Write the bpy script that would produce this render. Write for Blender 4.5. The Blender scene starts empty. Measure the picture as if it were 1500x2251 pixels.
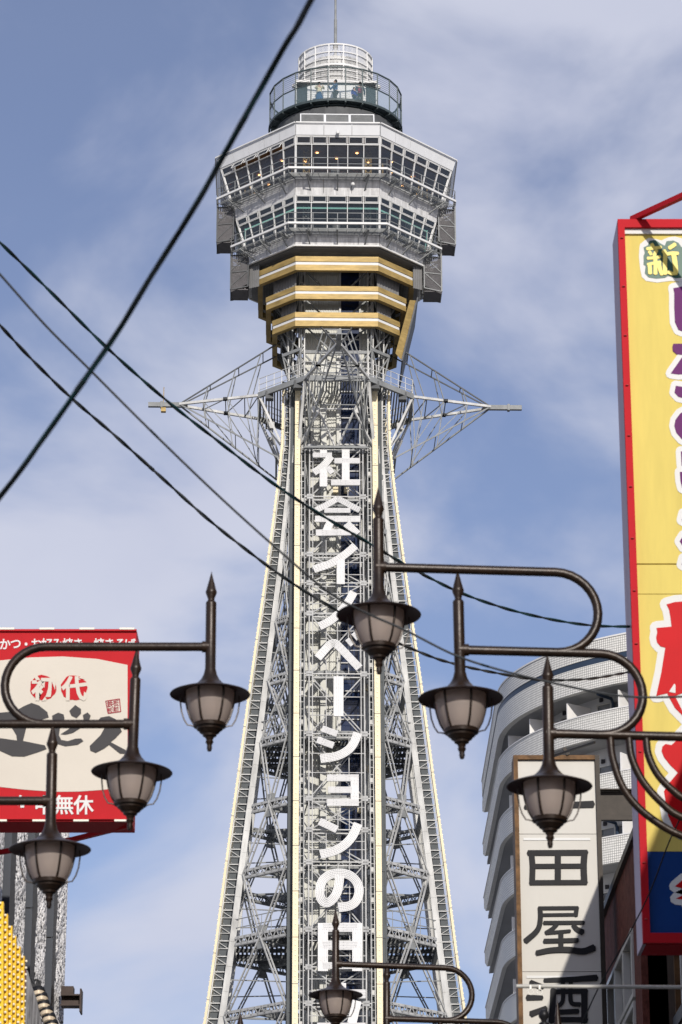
import bpy, bmesh, math, random
from mathutils import Vector, Matrix
R = math.radians
sc = bpy.context.scene
col = sc.collection
random.seed(7)

# ------------------------------------------------------------------ camera, sky, sun, exposure
CAM = Vector((0.0, 0.0, 1.6)); PITCH = R(20.0); FPX = 6500.0        # lens in pixels of the 1500 px wide photograph
cam = bpy.data.cameras.new('camera'); camo = bpy.data.objects.new('camera', cam); col.objects.link(camo)
camo.location = CAM; camo.rotation_euler = (R(90) + PITCH, 0, 0)
cam.sensor_fit = 'HORIZONTAL'; cam.sensor_width = 24.0; cam.lens = FPX / 1500 * 24.0
cam.clip_start = 0.5; cam.clip_end = 4000
cam.dof.use_dof = True; cam.dof.focus_distance = 150.0; cam.dof.aperture_fstop = 9.0
sc.camera = camo

SUN_EL, SUN_AZ = R(24.0), R(11.0)      # height of the sun; how far right of straight behind the camera
sun = bpy.data.lights.new('sun', 'SUN'); suno = bpy.data.objects.new('sun', sun); col.objects.link(suno)
sun.energy = 3.9; sun.angle = R(0.5); sun.color = (1.0, 0.94, 0.86)
sdir = Vector((math.sin(SUN_AZ) * math.cos(SUN_EL), -math.cos(SUN_AZ) * math.cos(SUN_EL), math.sin(SUN_EL)))
suno.rotation_euler = sdir.to_track_quat('Z', 'Y').to_euler()
suno.location = (0, -30, 60)

w = bpy.data.worlds.new('World'); sc.world = w; w.use_nodes = True
nt = w.node_tree; N = nt.nodes; L = nt.links
bg = N['Background']; bg.inputs['Strength'].default_value = 0.106
sky = N.new('ShaderNodeTexSky'); sky.sky_type = 'NISHITA'; sky.sun_disc = False
sky.sun_elevation = SUN_EL; sky.sun_rotation = math.atan2(sdir.x, sdir.y)
sky.air_density = 1.0; sky.dust_density = 0.6; sky.ozone_density = 4.0
tc = N.new('ShaderNodeTexCoord')
mp = N.new('ShaderNodeMapping'); mp.inputs['Rotation'].default_value = (0.2, R(-24), 0.3); mp.inputs['Scale'].default_value = (1.0, 1.0, 1.55)
mp.inputs['Location'].default_value = (0.31, 0.0, 0.17)
n1 = N.new('ShaderNodeTexNoise'); n1.inputs['Scale'].default_value = 6.5; n1.inputs['Detail'].default_value = 6; n1.inputs['Roughness'].default_value = 0.5; n1.inputs['Distortion'].default_value = 0.35
rp = N.new('ShaderNodeValToRGB'); rp.color_ramp.elements[0].position = 0.38; rp.color_ramp.elements[1].position = 0.63
rp.color_ramp.elements[0].color = (0.16, 0.16, 0.16, 1); rp.color_ramp.elements[1].color = (0.92, 0.92, 0.92, 1)
rp.color_ramp.interpolation = 'EASE'
n2 = N.new('ShaderNodeTexNoise'); n2.inputs['Scale'].default_value = 9; n2.inputs['Detail'].default_value = 5
cc = N.new('ShaderNodeMix'); cc.data_type = 'RGBA'
cc.inputs[6].default_value = (4.9, 5.2, 6.7, 1); cc.inputs[7].default_value = (7.2, 7.35, 8.2, 1)
mx = N.new('ShaderNodeMix'); mx.data_type = 'RGBA'
L.new(tc.outputs['Generated'], mp.inputs['Vector']); L.new(mp.outputs[0], n1.inputs['Vector']); L.new(mp.outputs[0], n2.inputs['Vector'])
L.new(n1.outputs[0], rp.inputs[0]); L.new(rp.outputs[0], mx.inputs[0]); L.new(n2.outputs[0], cc.inputs[0])
tint = N.new('ShaderNodeMix'); tint.data_type = 'RGBA'; tint.blend_type = 'MULTIPLY'; tint.inputs[0].default_value = 1.0; tint.inputs[7].default_value = (1.05, .92, .99, 1)
L.new(sky.outputs[0], tint.inputs[6]); L.new(tint.outputs[2], mx.inputs[6]); L.new(cc.outputs[2], mx.inputs[7]); L.new(mx.outputs[2], bg.inputs['Color'])
sc.view_settings.view_transform = 'Standard'; sc.view_settings.look = 'None'
sc.view_settings.exposure = 0.0; sc.view_settings.gamma = 1.0; sc.view_settings.use_curve_mapping = False

# ------------------------------------------------------------------ helpers
CT, ST = math.cos(PITCH), math.sin(PITCH)
def ray(px, py):
    u = (px - 750.0) / FPX; v = (1125.5 - py) / FPX
    return Vector((u, CT - v * ST, ST + v * CT))
def at(px, py, Y):                       # the point of the plane Y that the photograph shows at a pixel
    d = ray(px, py); return CAM + d * (Y / d.y)

MATS = {}
def mat(name, c, rough=0.55, metal=0.0, var=0.12, scale=3.0, bump=0.0, bscale=40.0, spec=0.22, stretch=None, emit=None, coat=0.0, dark=None):
    m = bpy.data.materials.new(name); m.use_nodes = True; nt = m.node_tree; b = nt.nodes['Principled BSDF']
    b.inputs['Roughness'].default_value = rough; b.inputs['Metallic'].default_value = metal
    b.inputs['Specular IOR Level'].default_value = spec
    if coat: b.inputs['Coat Weight'].default_value = coat
    t = nt.nodes.new('ShaderNodeTexCoord'); mpn = nt.nodes.new('ShaderNodeMapping')
    nt.links.new(t.outputs['Object'], mpn.inputs[0])
    if stretch: mpn.inputs['Scale'].default_value = stretch
    n = nt.nodes.new('ShaderNodeTexNoise'); n.inputs['Scale'].default_value = scale; n.inputs['Detail'].default_value = 6; n.inputs['Roughness'].default_value = 0.65
    nt.links.new(mpn.outputs[0], n.inputs['Vector'])
    r = nt.nodes.new('ShaderNodeValToRGB'); r.color_ramp.elements[0].position = 0.3; r.color_ramp.elements[1].position = 0.7
    d = dark if dark else tuple(x * (1 - 2 * var) for x in c)
    r.color_ramp.elements[0].color = (*d, 1); r.color_ramp.elements[1].color = (*(min(1, x * (1 + var * .6)) for x in c), 1)
    nt.links.new(n.outputs[0], r.inputs[0]); nt.links.new(r.outputs[0], b.inputs['Base Color'])
    if bump:
        n2 = nt.nodes.new('ShaderNodeTexNoise'); n2.inputs['Scale'].default_value = bscale; n2.inputs['Detail'].default_value = 4
        nt.links.new(t.outputs['Object'], n2.inputs['Vector'])
        bp = nt.nodes.new('ShaderNodeBump'); bp.inputs['Strength'].default_value = bump; bp.inputs['Distance'].default_value = 0.02
        nt.links.new(n2.outputs[0], bp.inputs['Height']); nt.links.new(bp.outputs[0], b.inputs['Normal'])
    if emit:
        b.inputs['Emission Color'].default_value = (*emit[0], 1); b.inputs['Emission Strength'].default_value = emit[1]
    MATS[name] = m; return m
def glass(name, c, alpha, rough=0.05):
    m = bpy.data.materials.new(name); m.use_nodes = True; nt = m.node_tree; b = nt.nodes['Principled BSDF']
    b.inputs['Base Color'].default_value = (*c, 1); b.inputs['Roughness'].default_value = rough; b.inputs['Specular IOR Level'].default_value = 0.8
    n = nt.nodes.new('ShaderNodeTexNoise'); n.inputs['Scale'].default_value = 0.7
    bp = nt.nodes.new('ShaderNodeBump'); bp.inputs['Strength'].default_value = 0.06
    nt.links.new(n.outputs[0], bp.inputs['Height']); nt.links.new(bp.outputs[0], b.inputs['Normal'])
    b.inputs['Alpha'].default_value = alpha; MATS[name] = m; return m

class MB:
    def __init__(s): s.v = []; s.f = []; s.sm = False
    def add(s, vs, fs):
        o = len(s.v); s.v += [tuple(p) for p in vs]; s.f += [tuple(i + o for i in f) for f in fs]; return s
    def box(s, c, size, rot=None):
        hx, hy, hz = size[0] / 2, size[1] / 2, size[2] / 2
        vs = [Vector((x, y, z)) for x in (-hx, hx) for y in (-hy, hy) for z in (-hz, hz)]
        if rot is not None: vs = [rot @ p for p in vs]
        c = Vector(c); return s.add([p + c for p in vs], [(0, 1, 3, 2), (4, 6, 7, 5), (0, 4, 5, 1), (2, 3, 7, 6), (0, 2, 6, 4), (1, 5, 7, 3)])
    def beam(s, a, b, w, h=None, up=(0, 0, 1)):
        a = Vector(a); b = Vector(b); d = b - a; l = d.length
        if l < 1e-5: return s
        d /= l; up = Vector(up)
        if abs(d.dot(up)) > 0.98: up = Vector((0, 1, 0))
        x = d.cross(up).normalized(); z = x.cross(d); h = h or w
        vs = [p + x * (sx * w / 2) + z * (sz * h / 2) for p in (a, b) for sx, sz in ((-1, -1), (1, -1), (1, 1), (-1, 1))]
        return s.add(vs, [(0, 3, 2, 1), (4, 5, 6, 7), (0, 1, 5, 4), (1, 2, 6, 5), (2, 3, 7, 6), (3, 0, 4, 7)])
    def tube(s, path, r, n=8, cap=True):
        path = [Vector(p) for p in path]; k = len(path); rings = []; nrm = None
        rr = r if isinstance(r, (list, tuple)) else [r] * k
        for i, p in enumerate(path):
            d = (path[min(i + 1, k - 1)] - path[max(i - 1, 0)]).normalized()
            if nrm is None:
                u = Vector((0, 0, 1)) if abs(d.z) < 0.9 else Vector((0, 1, 0)); nrm = d.cross(u).normalized()
            else: nrm = (nrm - d * nrm.dot(d)).normalized()
            bn = d.cross(nrm)
            rings.append([p + (nrm * math.cos(t) + bn * math.sin(t)) * rr[i] for t in (2 * math.pi * j / n for j in range(n))])
        vs = [q for rg in rings for q in rg]
        fs = [(i * n + j, i * n + (j + 1) % n, (i + 1) * n + (j + 1) % n, (i + 1) * n + j) for i in range(k - 1) for j in range(n)]
        if cap: fs += [tuple(reversed(range(n))), tuple(range((k - 1) * n, k * n))]
        return s.add(vs, fs)
    def lathe(s, prof, n=24, c=(0, 0, 0), a0=0, a1=2 * math.pi, close=True):
        c = Vector(c); k = len(prof); m = n if close else n + 1
        vs = [c + Vector((r * math.cos(t), r * math.sin(t), z)) for t in (a0 + (a1 - a0) * j / n for j in range(m)) for r, z in prof]
        fs = [(j * k + i, ((j + 1) % m) * k + i, ((j + 1) % m) * k + i + 1, j * k + i + 1) for j in range(n) for i in range(k - 1)]
        return s.add(vs, fs)
    def prism(s, poly, z0, z1):           # vertical extrusion of an xy polygon
        n = len(poly)
        vs = [(x, y, z0) for x, y in poly] + [(x, y, z1) for x, y in poly]
        return s.add(vs, [tuple(reversed(range(n))), tuple(range(n, 2 * n))] + [(i, (i + 1) % n, n + (i + 1) % n, n + i) for i in range(n)])
    def slab(s, pts, nrm, t):             # polygon of 3d points given a thickness along nrm
        nrm = Vector(nrm).normalized() * t; n = len(pts); pts = [Vector(p) for p in pts]
        return s.add(pts + [p + nrm for p in pts], [tuple(reversed(range(n))), tuple(range(n, 2 * n))] + [(i, (i + 1) % n, n + (i + 1) % n, n + i) for i in range(n)])
    def build(s, name, m, parent=None, smooth=False, loc=None, tri=False):
        me = bpy.data.meshes.new(name); me.from_pydata(s.v, [], s.f)
        bm = bmesh.new(); bm.from_mesh(me)
        if tri: bmesh.ops.triangulate(bm, faces=[f for f in bm.faces if len(f.verts) > 4])
        bmesh.ops.recalc_face_normals(bm, faces=bm.faces); bm.to_mesh(me); bm.free()
        me.materials.append(MATS[m] if isinstance(m, str) else m)
        if smooth:
            for p in me.polygons: p.use_smooth = True
            try: me.set_sharp_from_angle(angle=R(40))
            except Exception: pass
        o = bpy.data.objects.new(name, me); col.objects.link(o)
        if parent: o.parent = parent
        if loc is not None: o.location = loc
        return o
def tag(o, label=None, cat=None, group=None, kind=None):
    for k, v in (('label', label), ('category', cat), ('group', group), ('kind', kind)):
        if v: o[k] = v
    return o
def thing(name, label, cat, loc=(0, 0, 0), rz=0.0, group=None):
    o = bpy.data.objects.new(name, None); col.objects.link(o); o.location = loc; o.rotation_euler = (0, 0, rz)
    o.empty_display_size = 0.2
    return tag(o, label, cat, group)
def copy_tree(o, parent=None):
    c = o.copy(); col.objects.link(c)
    if parent: c.parent = parent
    for ch in list(o.children): copy_tree(ch, c)
    return c
def lerp(a, b, t): return a + (b - a) * t
def interp(tab, x):
    if x <= tab[0][0]: i = 0
    elif x >= tab[-1][0]: i = len(tab) - 2
    else: i = max(k for k in range(len(tab) - 1) if tab[k][0] <= x)
    (x0, y0), (x1, y1) = tab[i], tab[i + 1]
    return y0 + (y1 - y0) * (x - x0) / (x1 - x0)
def smooth_path(pts, n=8):                # Catmull-Rom through 3d or 2d points
    P = [Vector(p) for p in pts]; out = []
    for i in range(len(P) - 1):
        p0 = P[i - 1] if i else P[0] * 2 - P[1]; p1, p2 = P[i], P[i + 1]; p3 = P[i + 2] if i + 2 < len(P) else P[-1] * 2 - P[-2]
        for j in range(n):
            t = j / n
            out.append(0.5 * ((2 * p1) + (p2 - p0) * t + (2 * p0 - 5 * p1 + 4 * p2 - p3) * t * t + (3 * p1 - p0 - 3 * p2 + p3) * t ** 3))
    out.append(P[-1]); return out

# ------------------------------------------------------------------ materials
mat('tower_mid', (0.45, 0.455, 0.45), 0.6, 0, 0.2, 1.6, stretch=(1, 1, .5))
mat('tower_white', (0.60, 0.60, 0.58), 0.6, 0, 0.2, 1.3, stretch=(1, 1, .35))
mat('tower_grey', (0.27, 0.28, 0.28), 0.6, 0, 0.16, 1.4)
mat('tower_dark', (0.10, 0.105, 0.11), 0.6, 0, 0.15, 2)
mat('panel_white', (0.68, 0.69, 0.70), 0.5, 0, 0.05, 0.8, stretch=(2, 2, .25))
mat('band_white', (0.68, 0.68, 0.68), 0.5, 0, 0.2, 1.6, stretch=(3, 3, .25))
mat('cream', (0.76, 0.66, 0.44), 0.45, 0, 0.05, 1.5)
mat('gold', (0.41, 0.29, 0.108), 0.5, 0.15, 0.2, 2.2, stretch=(.5, .5, 2))
mat('white_paint', (0.68, 0.68, 0.67), 0.5, 0, 0.04, 1.5)
mat('letter_white', (0.66, 0.66, 0.65), 0.45, 0, 0.05, 2)
mat('neon_tube', (0.56, 0.56, 0.57), 0.5, 0, 0.05, 2)
mat('shaft_white', (0.60, 0.60, 0.55), 0.5, 0, 0.05, .8, stretch=(1, 1, .3))
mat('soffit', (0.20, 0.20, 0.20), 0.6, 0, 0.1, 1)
mat('dark_mesh', (0.13, 0.125, 0.13), 0.6, 0, 0.1, 2)
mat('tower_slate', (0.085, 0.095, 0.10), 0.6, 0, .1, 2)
mat('rail_steel', (0.06, 0.08, 0.085), 0.5, 0.1, 0.1, 4)
mat('warm_ceiling', (0.48, 0.26, 0.13), 0.5, 0, 0.2, 1.5)
mat('interior_dark', (0.05, 0.05, 0.06), 0.6, 0, 0.2, 1)
mat('interior_gold', (0.60, 0.42, 0.16), 0.4, 0.3, 0.1, 2)
mat('warm_lamp', (0.9, 0.7, 0.45), 0.5, emit=((1.0, 0.55, 0.22), 9.0))
mat('mint_lamp', (0.5, 0.8, 0.7), 0.5, emit=((0.40, 0.85, 0.70), 1.1))
mat('bulb', (0.85, 0.80, 0.68), 0.2, 0, 0.03, 4)
glass('window_glass', (0.030, 0.042, 0.062), 0.42)
glass('shaft_glass', (0.010, 0.022, 0.065), 0.90, 0.08)
glass('deck_glass', (0.20, 0.30, 0.33), 0.16, 0.04)
glass('house_glass', (0.06, 0.08, 0.08), 0.22, 0.04)
mat('lamp_brown', (0.027, 0.015, 0.009), 0.36, 0.2, 0.3, 7, bump=0.06, bscale=60, spec=0.4)
mat('brim_under', (0.045, 0.016, 0.012), 0.45, 0.2, 0.12, 9)
mat('wire_black', (0.012, 0.018, 0.02), 0.45, 0, 0.2, 3)
mat('wire_green', (0.01, 0.045, 0.05), 0.45, 0, 0.3, 3)
mat('wire_grey', (0.06, 0.065, 0.07), 0.5, 0, 0.3, 3)
# ------------------------------------------------------------------ ground and street
MATS_G = mat('asphalt', (0.05, 0.05, 0.052), 0.85, 0, 0.15, 0.6, bump=0.2, bscale=60)
mat('paving', (0.24, 0.22, 0.20), 0.8, 0, 0.12, 1.2)
mat('road_paint', (0.75, 0.75, 0.72), 0.6, 0, 0.1, 2)
mat('concrete_far', (0.20, 0.20, 0.20), 0.8, 0, 0.15, 0.05)
tag(MB().add([(-3000, -3000, 0), (3000, -3000, 0), (3000, 3000, 0), (-3000, 3000, 0)], [(0, 1, 2, 3)]).build('ground', 'concrete_far'), kind='structure')
tag(MB().add([(-2.4, -60, .004), (2.2, -60, .004), (2.2, 160, .004), (-2.4, 160, .004)], [(0, 1, 2, 3)]).build('road', 'asphalt'), kind='structure')
for s, x0, x1 in ((-1, -3.9, -2.4), (1, 2.2, 3.2)):
    tag(MB().box(((x0 + x1) / 2, 50, .06), (x1 - x0, 220, .12)).build('pavement', 'paving'), kind='structure')
for x in (-2.25, 2.05):
    tag(MB().box((x, 50, .0075), (.12, 220, .003)).build('road_marking', 'road_paint'), kind='structure')

# ------------------------------------------------------------------ the tower
TX, TD, TROT = -0.36, 171.0, R(1.3)
tower = thing('observation_tower', 'tall white steel lattice tower with an octagonal glazed lookout and four star-shaped arms', 'tower', (TX, TD, 0), TROT)
cr, sr = math.cos(TROT), math.sin(TROT)
def loc(p):                                # world -> tower space
    x, y = p[0] - TX, p[1] - TD
    return Vector((x * cr + y * sr, -x * sr + y * cr, p[2]))
A_TAB = [(0, 13.2), (18, 9.6), (32.4, 7.40), (36.2, 6.92), (40, 6.50), (42.15, 6.25), (46.5, 5.72), (52.2, 5.05), (56, 4.57), (58.85, 4.21), (61.7, 3.87), (65, 3.50), (67.5, 3.28), (71.2, 3.24)]
def AZ(z): return interp(A_TAB, z)
def CZ(z): return AZ(z) - interp([(0, 1.0), (50, .95), (60, .8), (71, .5)], z)
O_TAB = None
def tp(px, py, a=None, off=0.0):           # tower-space point on the front face (a = its distance from the axis)
    o = loc(CAM); d = loc(CAM + ray(px, py)) - o
    aa = a if a is not None else 5.0
    for _ in range(8):
        q = o + d * ((-aa - o.y) / d.y)
        if a is not None: break
        aa = AZ(q.z) + off
    return q
def rot4(k):                               # quarter turns of tower space
    return Matrix.Rotation(k * math.pi / 2, 3, 'Z')
HW = 2.36                                  # half width between the two light strips of a narrow face
ZS = [tp(649, y, None, -.9).z for y in (1108, 1225, 1357, 1484, 1616, 1758, 1900, 2046, 2210)]
ZS = [70.6, 66.9] + ZS + [28.0, 23.5, 18.5, 12, 6, 0]
ZF = [71.0] + [z for a, b in zip(ZS, ZS[1:]) for z in (lerp(a, b, .5), b)][1:]

CH = 2.62
def colpt(k, s, z):                        # column of narrow face k (0 front), side s
    return rot4(k) @ Vector((s * CH, -CZ(z), z))
for k in range(4):
    for s in (-1, 1):
        b = MB(); zz = [71.3] + ZS[1:]
        fine = sorted({round(lerp(a, c, t / 3), 3) for a, c in zip(zz, zz[1:]) for t in range(4)}, reverse=True)
        for z0, z1 in zip(fine, fine[1:]):
            wd = interp([(20, .42), (45, .36), (70, .28)], z0)
            p, q = colpt(k, s, z0), colpt(k, s, z1); up = rot4(k) @ Vector((0, -1, 0))
            e = (q - p).normalized() * .02
            b.beam(p + e, q - e, wd, wd * .85, up)
            b.beam(p - e, p + e, wd * .9, wd * .8, up)
            for off in (-1, 1):             # cover plates and stiffening angles
                sh = rot4(k) @ Vector((off * wd * .42, -wd * .46, 0))
                b.beam(p + sh, q + sh, .09, .05, up)
            if z0 in [round(v, 3) for v in zz]:
                sh = rot4(k) @ Vector((0, -wd * .45, 0))
                b.beam(p + sh + (p - q).normalized() * .35, p + sh + (q - p).normalized() * .45, wd * 1.12, .05, up)
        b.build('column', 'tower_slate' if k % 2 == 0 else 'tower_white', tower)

def lattice(b, p, q, h, w, up, t=.07, n=None):  # a flat girder: two chords laced with a zigzag, both sides
    p = Vector(p); q = Vector(q); up = Vector(up); d = (q - p).normalized(); x = d.cross(up).normalized()
    for sv in (-1, 1):
        b.beam(p + up * (sv * h / 2), q + up * (sv * h / 2), w, t * 1.6, up)
        b.beam(p + up * (sv * (h / 2 - .05)) + x * (w / 2), q + up * (sv * (h / 2 - .05)) + x * (w / 2), t * .5, t * 2.2, up)
        b.beam(p + up * (sv * (h / 2 - .05)) - x * (w / 2), q + up * (sv * (h / 2 - .05)) - x * (w / 2), t * .5, t * 2.2, up)
    L_ = (q - p).length; n = n or max(3, int(L_ / (h * 1.1)))
    for i in range(n):
        a = p + d * (L_ * i / n); c = p + d * (L_ * (i + 1) / n); m = (a + c) / 2
        for sx in (-1, 1):
            b.beam(a - up * h / 2 + x * (sx * w / 2), m + up * h / 2 + x * (sx * w / 2), t, t * .5, x)
            b.beam(m + up * h / 2 + x * (sx * w / 2), c - up * h / 2 + x * (sx * w / 2), t, t * .5, x)
def pair(b, p, q, gap, w, side):            # a brace made of two angles side by side
    side = Vector(side).normalized() * (gap / 2)
    b.beam(Vector(p) + side, Vector(q) + side, w, w * .7); b.beam(Vector(p) - side, Vector(q) - side, w, w * .7)
    n = 6
    for i in range(1, n):
        m = lerp(Vector(p), Vector(q), i / n); b.beam(m - side, m + side, w * .8, .03)

PLAT = (ZS[6], ZS[9])
for k in range(4):
    for i, z in enumerate(ZS[1:-3]):
        i += 1
        p, q = colpt(k, 1, z), colpt((k + 1) % 4, -1, z)     # diagonal face between narrow face k and k+1
        b = MB(); h = .46 if z < 55 else .32
        e = (q - p).normalized() * .28
        lattice(b, p + e, q - e, h, .22, (0, 0, 1), .055); b.build('girder', 'tower_mid' if k in (0, 3) else 'tower_grey', tower)  # rear faces in darker grey: their shade is put into the colour
        b = MB(); lattice(b, colpt(k, -1, z) + rot4(k) @ Vector((.3, 0, 0)), colpt(k, 1, z) - rot4(k) @ Vector((.3, 0, 0)), .4, .2, (0, 0, 1)); b.build('girder', 'tower_grey', tower)
        z2 = ZS[i + 1]; p2, q2 = colpt(k, 1, z2), colpt((k + 1) % 4, -1, z2)
        nrm = rot4(k) @ Vector((1, -1, 0)).normalized(); e2 = (q2 - p2).normalized() * .25
        mid = 'X' if i < 6 else ('V' if (i - 6) % 2 == 0 else 'A')
        sp = .26 if z < 57 else .18; wd = .09 if z < 57 else .07
        if mid == 'X': ends = ((p + e, q2 - e2), (q - e, p2 + e2))
        elif mid == 'V': ends = ((p + e, (p2 + q2) / 2), (q - e, (p2 + q2) / 2))
        else: ends = (((p + q) / 2, p2 + e2), ((p + q) / 2, q2 - e2))
        for a, c in ends:
            b = MB(); pair(b, a, c, sp, wd, nrm); b.build('brace', 'tower_mid' if k in (0, 3) else 'tower_grey', tower)  # same darker grey at the rear, standing for shade
        b = MB()                              # gusset plates at the nodes
        if mid == 'X':
            g = (p + q + p2 + q2) / 4; b.box(g, (.30, .24, .30), Matrix.Rotation(k * math.pi / 2 + math.pi / 4, 3, 'Z'))
        elif mid == 'V':
            g = (p2 + q2) / 2 + Vector((0, 0, .45)); b.box(g, (.50, .25, .36), Matrix.Rotation(k * math.pi / 2 + math.pi / 4, 3, 'Z'))
        else:
            g = (p + q) / 2 - Vector((0, 0, .5)); b.box(g, (.50, .25, .40), Matrix.Rotation(k * math.pi / 2 + math.pi / 4, 3, 'Z'))
        b.build('gusset_plate', 'tower_grey', tower)
        if i >= 3:                            # diagonal horizontal bracing seen from below
            b = MB(); c0 = (p + q) / 2
            lattice(b, c0, c0 * .32 + Vector((0, 0, z * .68)), .3, .16, (0, 0, 1)); b.build('strut', 'tower_grey', tower)
            pn, qn = colpt(k, -1, z), colpt((k + 1) % 4, 1, z)
            b = MB(); b.beam(p, rot4(k) @ Vector((1.9, -1.9, z)), .1, .12); b.beam(q, rot4(k) @ Vector((1.9, -1.9, z)), .1, .12); b.build('strut', 'tower_grey', tower)
        if 2 <= i < 6:
            c0 = (p + q + p2 + q2) / 4
            for a_, c_ in ((lerp(p, p2, .5), lerp(p2, q2, .25)), (lerp(q, q2, .5), lerp(p2, q2, .75)), (lerp(p, p2, .5), lerp(p, q, .25)), (lerp(q, q2, .5), lerp(p, q, .75))):
                MB().beam(a_, c_, .05).build('tie_rod', 'tower_mid', tower)
            for sh in (.45, .9):
                MB().beam(p - nrm * sh, q2 - nrm * sh, .06).build('tie_rod', 'tower_grey', tower); MB().beam(q - nrm * sh, p2 - nrm * sh, .06).build('tie_rod', 'tower_grey', tower)
        if i >= 2:                            # slim horizontal half way up each panel of the diagonal face
            zm = (z + z2) / 2; b = MB(); b.beam(colpt(k, 1, zm), rot4(k) @ Vector((2.0, -2.0, zm)), .06); b.beam(colpt((k + 1) % 4, -1, zm), rot4(k) @ Vector((2.0, -2.0, zm)), .06)
            b.build('tie_rod', 'tower_grey', tower)
for z in PLAT:                                # open slatted floors
    a = CZ(z) - .15; b = MB(); n = 46
    for i in range(n):
        t = lerp(-a, a, (i + .5) / n); half = a if abs(t) < CH else a - (abs(t) - CH)
        if half > 0: b.box((t, 0, z + .2), (a * 2 / n * .52, 2 * half, .07))
    tag(b.build('deck_grating', 'tower_dark', tower), kind='stuff')
    for t in (-.8, -.55, -.3, 0, .3, .55, .8):
        half = a if abs(t * a) < CH else a - (abs(t * a) - CH)
        MB().beam((-half, t * a, z + .06), (half, t * a, z + .06), .14, .22).build('deck_joist', 'tower_dark', tower)
    for k in range(4):                        # handrail round the floor
        b = MB(); p, q = colpt(k, 1, z), colpt((k + 1) % 4, -1, z)
        for h in (.5, 1.0): b.beam(p + Vector((0, 0, h + .3)), q + Vector((0, 0, h + .3)), .045)
        for t in range(1, 6): b.beam(lerp(p, q, t / 6) + Vector((0, 0, .3)), lerp(p, q, t / 6) + Vector((0, 0, 1.3)), .04)
        b.build('handrail', 'tower_grey', tower)

# light strips with their bulbs and the ladders behind them, on all four narrow faces
for k in range(4):
    for s in (-1, 1):
        b = MB(); d = MB(); l = MB(); j = MB()
        zz = [71.0 - .9 * i for i in range(60)]
        for i, (z0, z1) in enumerate(zip(zz, zz[1:])):
            p = rot4(k) @ Vector((s * HW, -AZ(z0), z0)); q = rot4(k) @ Vector((s * HW, -AZ(z1), z1)); up = rot4(k) @ Vector((0, -1, 0))
            b.beam(p, q, .33, .14, up)
            if i % 3 == 0: j.beam(p + up * .004, lerp(p, q, .035) + up * .004, .336, .15, up)
            for t in (.17, .5, .83): d.box(lerp(p, q, t) + up * .085, (.06, .06, .06))
            # ladder frame from the strip back to the column
            ip, iq = p - up * .75, q - up * .75
            l.beam(p - up * .12, q - up * .12, .06); l.beam(ip, iq, .05)
            l.beam(lerp(p, q, .2), lerp(ip, iq, .2), .06, .06); l.beam(lerp(p, q, .7), lerp(ip, iq, .7), .035, .035)
            l.beam(lerp(p, q, .2), lerp(ip, iq, .7), .03, .03)
            xs = rot4(k) @ Vector((-s * .45, 0, 0))
            l.beam(p + xs * .55 - up * .3, q + xs * .55 - up * .3, .05); l.beam(p + xs - up * .3, q + xs - up * .3, .05)
            for t in (.1, .6): l.beam(lerp(p, q, t) - up * .3, lerp(p, q, t) + xs - up * .3, .04, .03)
            if i % 2 == 0: l.box(lerp(p, q, .5) + xs * .8 - up * .45, (.16, .16, .34))
        st = b.build('light_strip', 'cream', tower); tag(d.build('bulb_row', 'bulb', st), kind='stuff'); j.build('strip_joints', 'tower_dark', st)
        l.build('ladder', 'tower_white', tower)
        ct = MB()  # added dark backing strips, so the ladder stands out against darkness
        for z0, z1 in zip(zz[::3], zz[3::3]):
            p = rot4(k) @ Vector((s * HW, -AZ(z0), z0)); q = rot4(k) @ Vector((s * HW, -AZ(z1), z1)); up = rot4(k) @ Vector((0, -1, 0)); xs = rot4(k) @ Vector((-s * .12, 0, 0))
            ct.beam(p - up * .45 + xs, q - up * .45 + xs, .06, .42, up)
        ct.build('dark_backing', 'tower_slate', tower)
        if k == 0:
            ct = MB()  # more added dark strips, for the darkness behind the front ladders
            for z0, z1 in zip(zz[::3], zz[3::3]):
                for x_, w_ in ((1.98, .22), (1.62, .10)): ct.beam((s * x_, -AZ(z0) + .8, z0), (s * x_, -AZ(z1) + .8, z1), w_, .12, (0, -1, 0))
            ct.build('dark_backing', 'tower_slate', tower)

# lift shaft: ribbed white cladding and a dark glazed slot
b = MB(); SY = -2.0
def ribbed(b, p, q, z0, z1, pitch=.15, dep=.03):
    p = Vector(p); q = Vector(q); d = (q - p).normalized(); n_ = Vector((d.y, -d.x, 0)); L_ = (q - p).length; k = max(1, int(L_ / pitch)); pts = []
    for i in range(k):
        for t, o in ((0, 0), (.45, 0), (.55, dep), (.95, dep)): pts.append(p + d * ((i + t) * L_ / k) + n_ * o)
    pts.append(q); m = len(pts)
    b.add([(a.x, a.y, z0) for a in pts] + [(a.x, a.y, z1) for a in pts], [(i, i + 1, m + i + 1, m + i) for i in range(m - 1)])
for (x0, x1) in ((-1.95, .25), (1.5, 1.95)): ribbed(b, (x0, SY, 0), (x1, SY, 0), 8, 80)
ribbed(b, (-1.95, 2, 0), (-1.95, SY, 0), 8, 80); ribbed(b, (1.95, SY, 0), (1.95, 2, 0), 8, 80); ribbed(b, (1.95, 2, 0), (-1.95, 2, 0), 8, 80)
b.build('lift_shaft', 'shaft_white', tower)
zs = [8 + 1.75 * i for i in range(42)]
fr = MB(); lite = MB()
for x in (.25, 1.5): fr.box((x, SY - .06, 44), (.12, .16, 72))
fr.build('glazing_frame', 'tower_white', tower)
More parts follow.
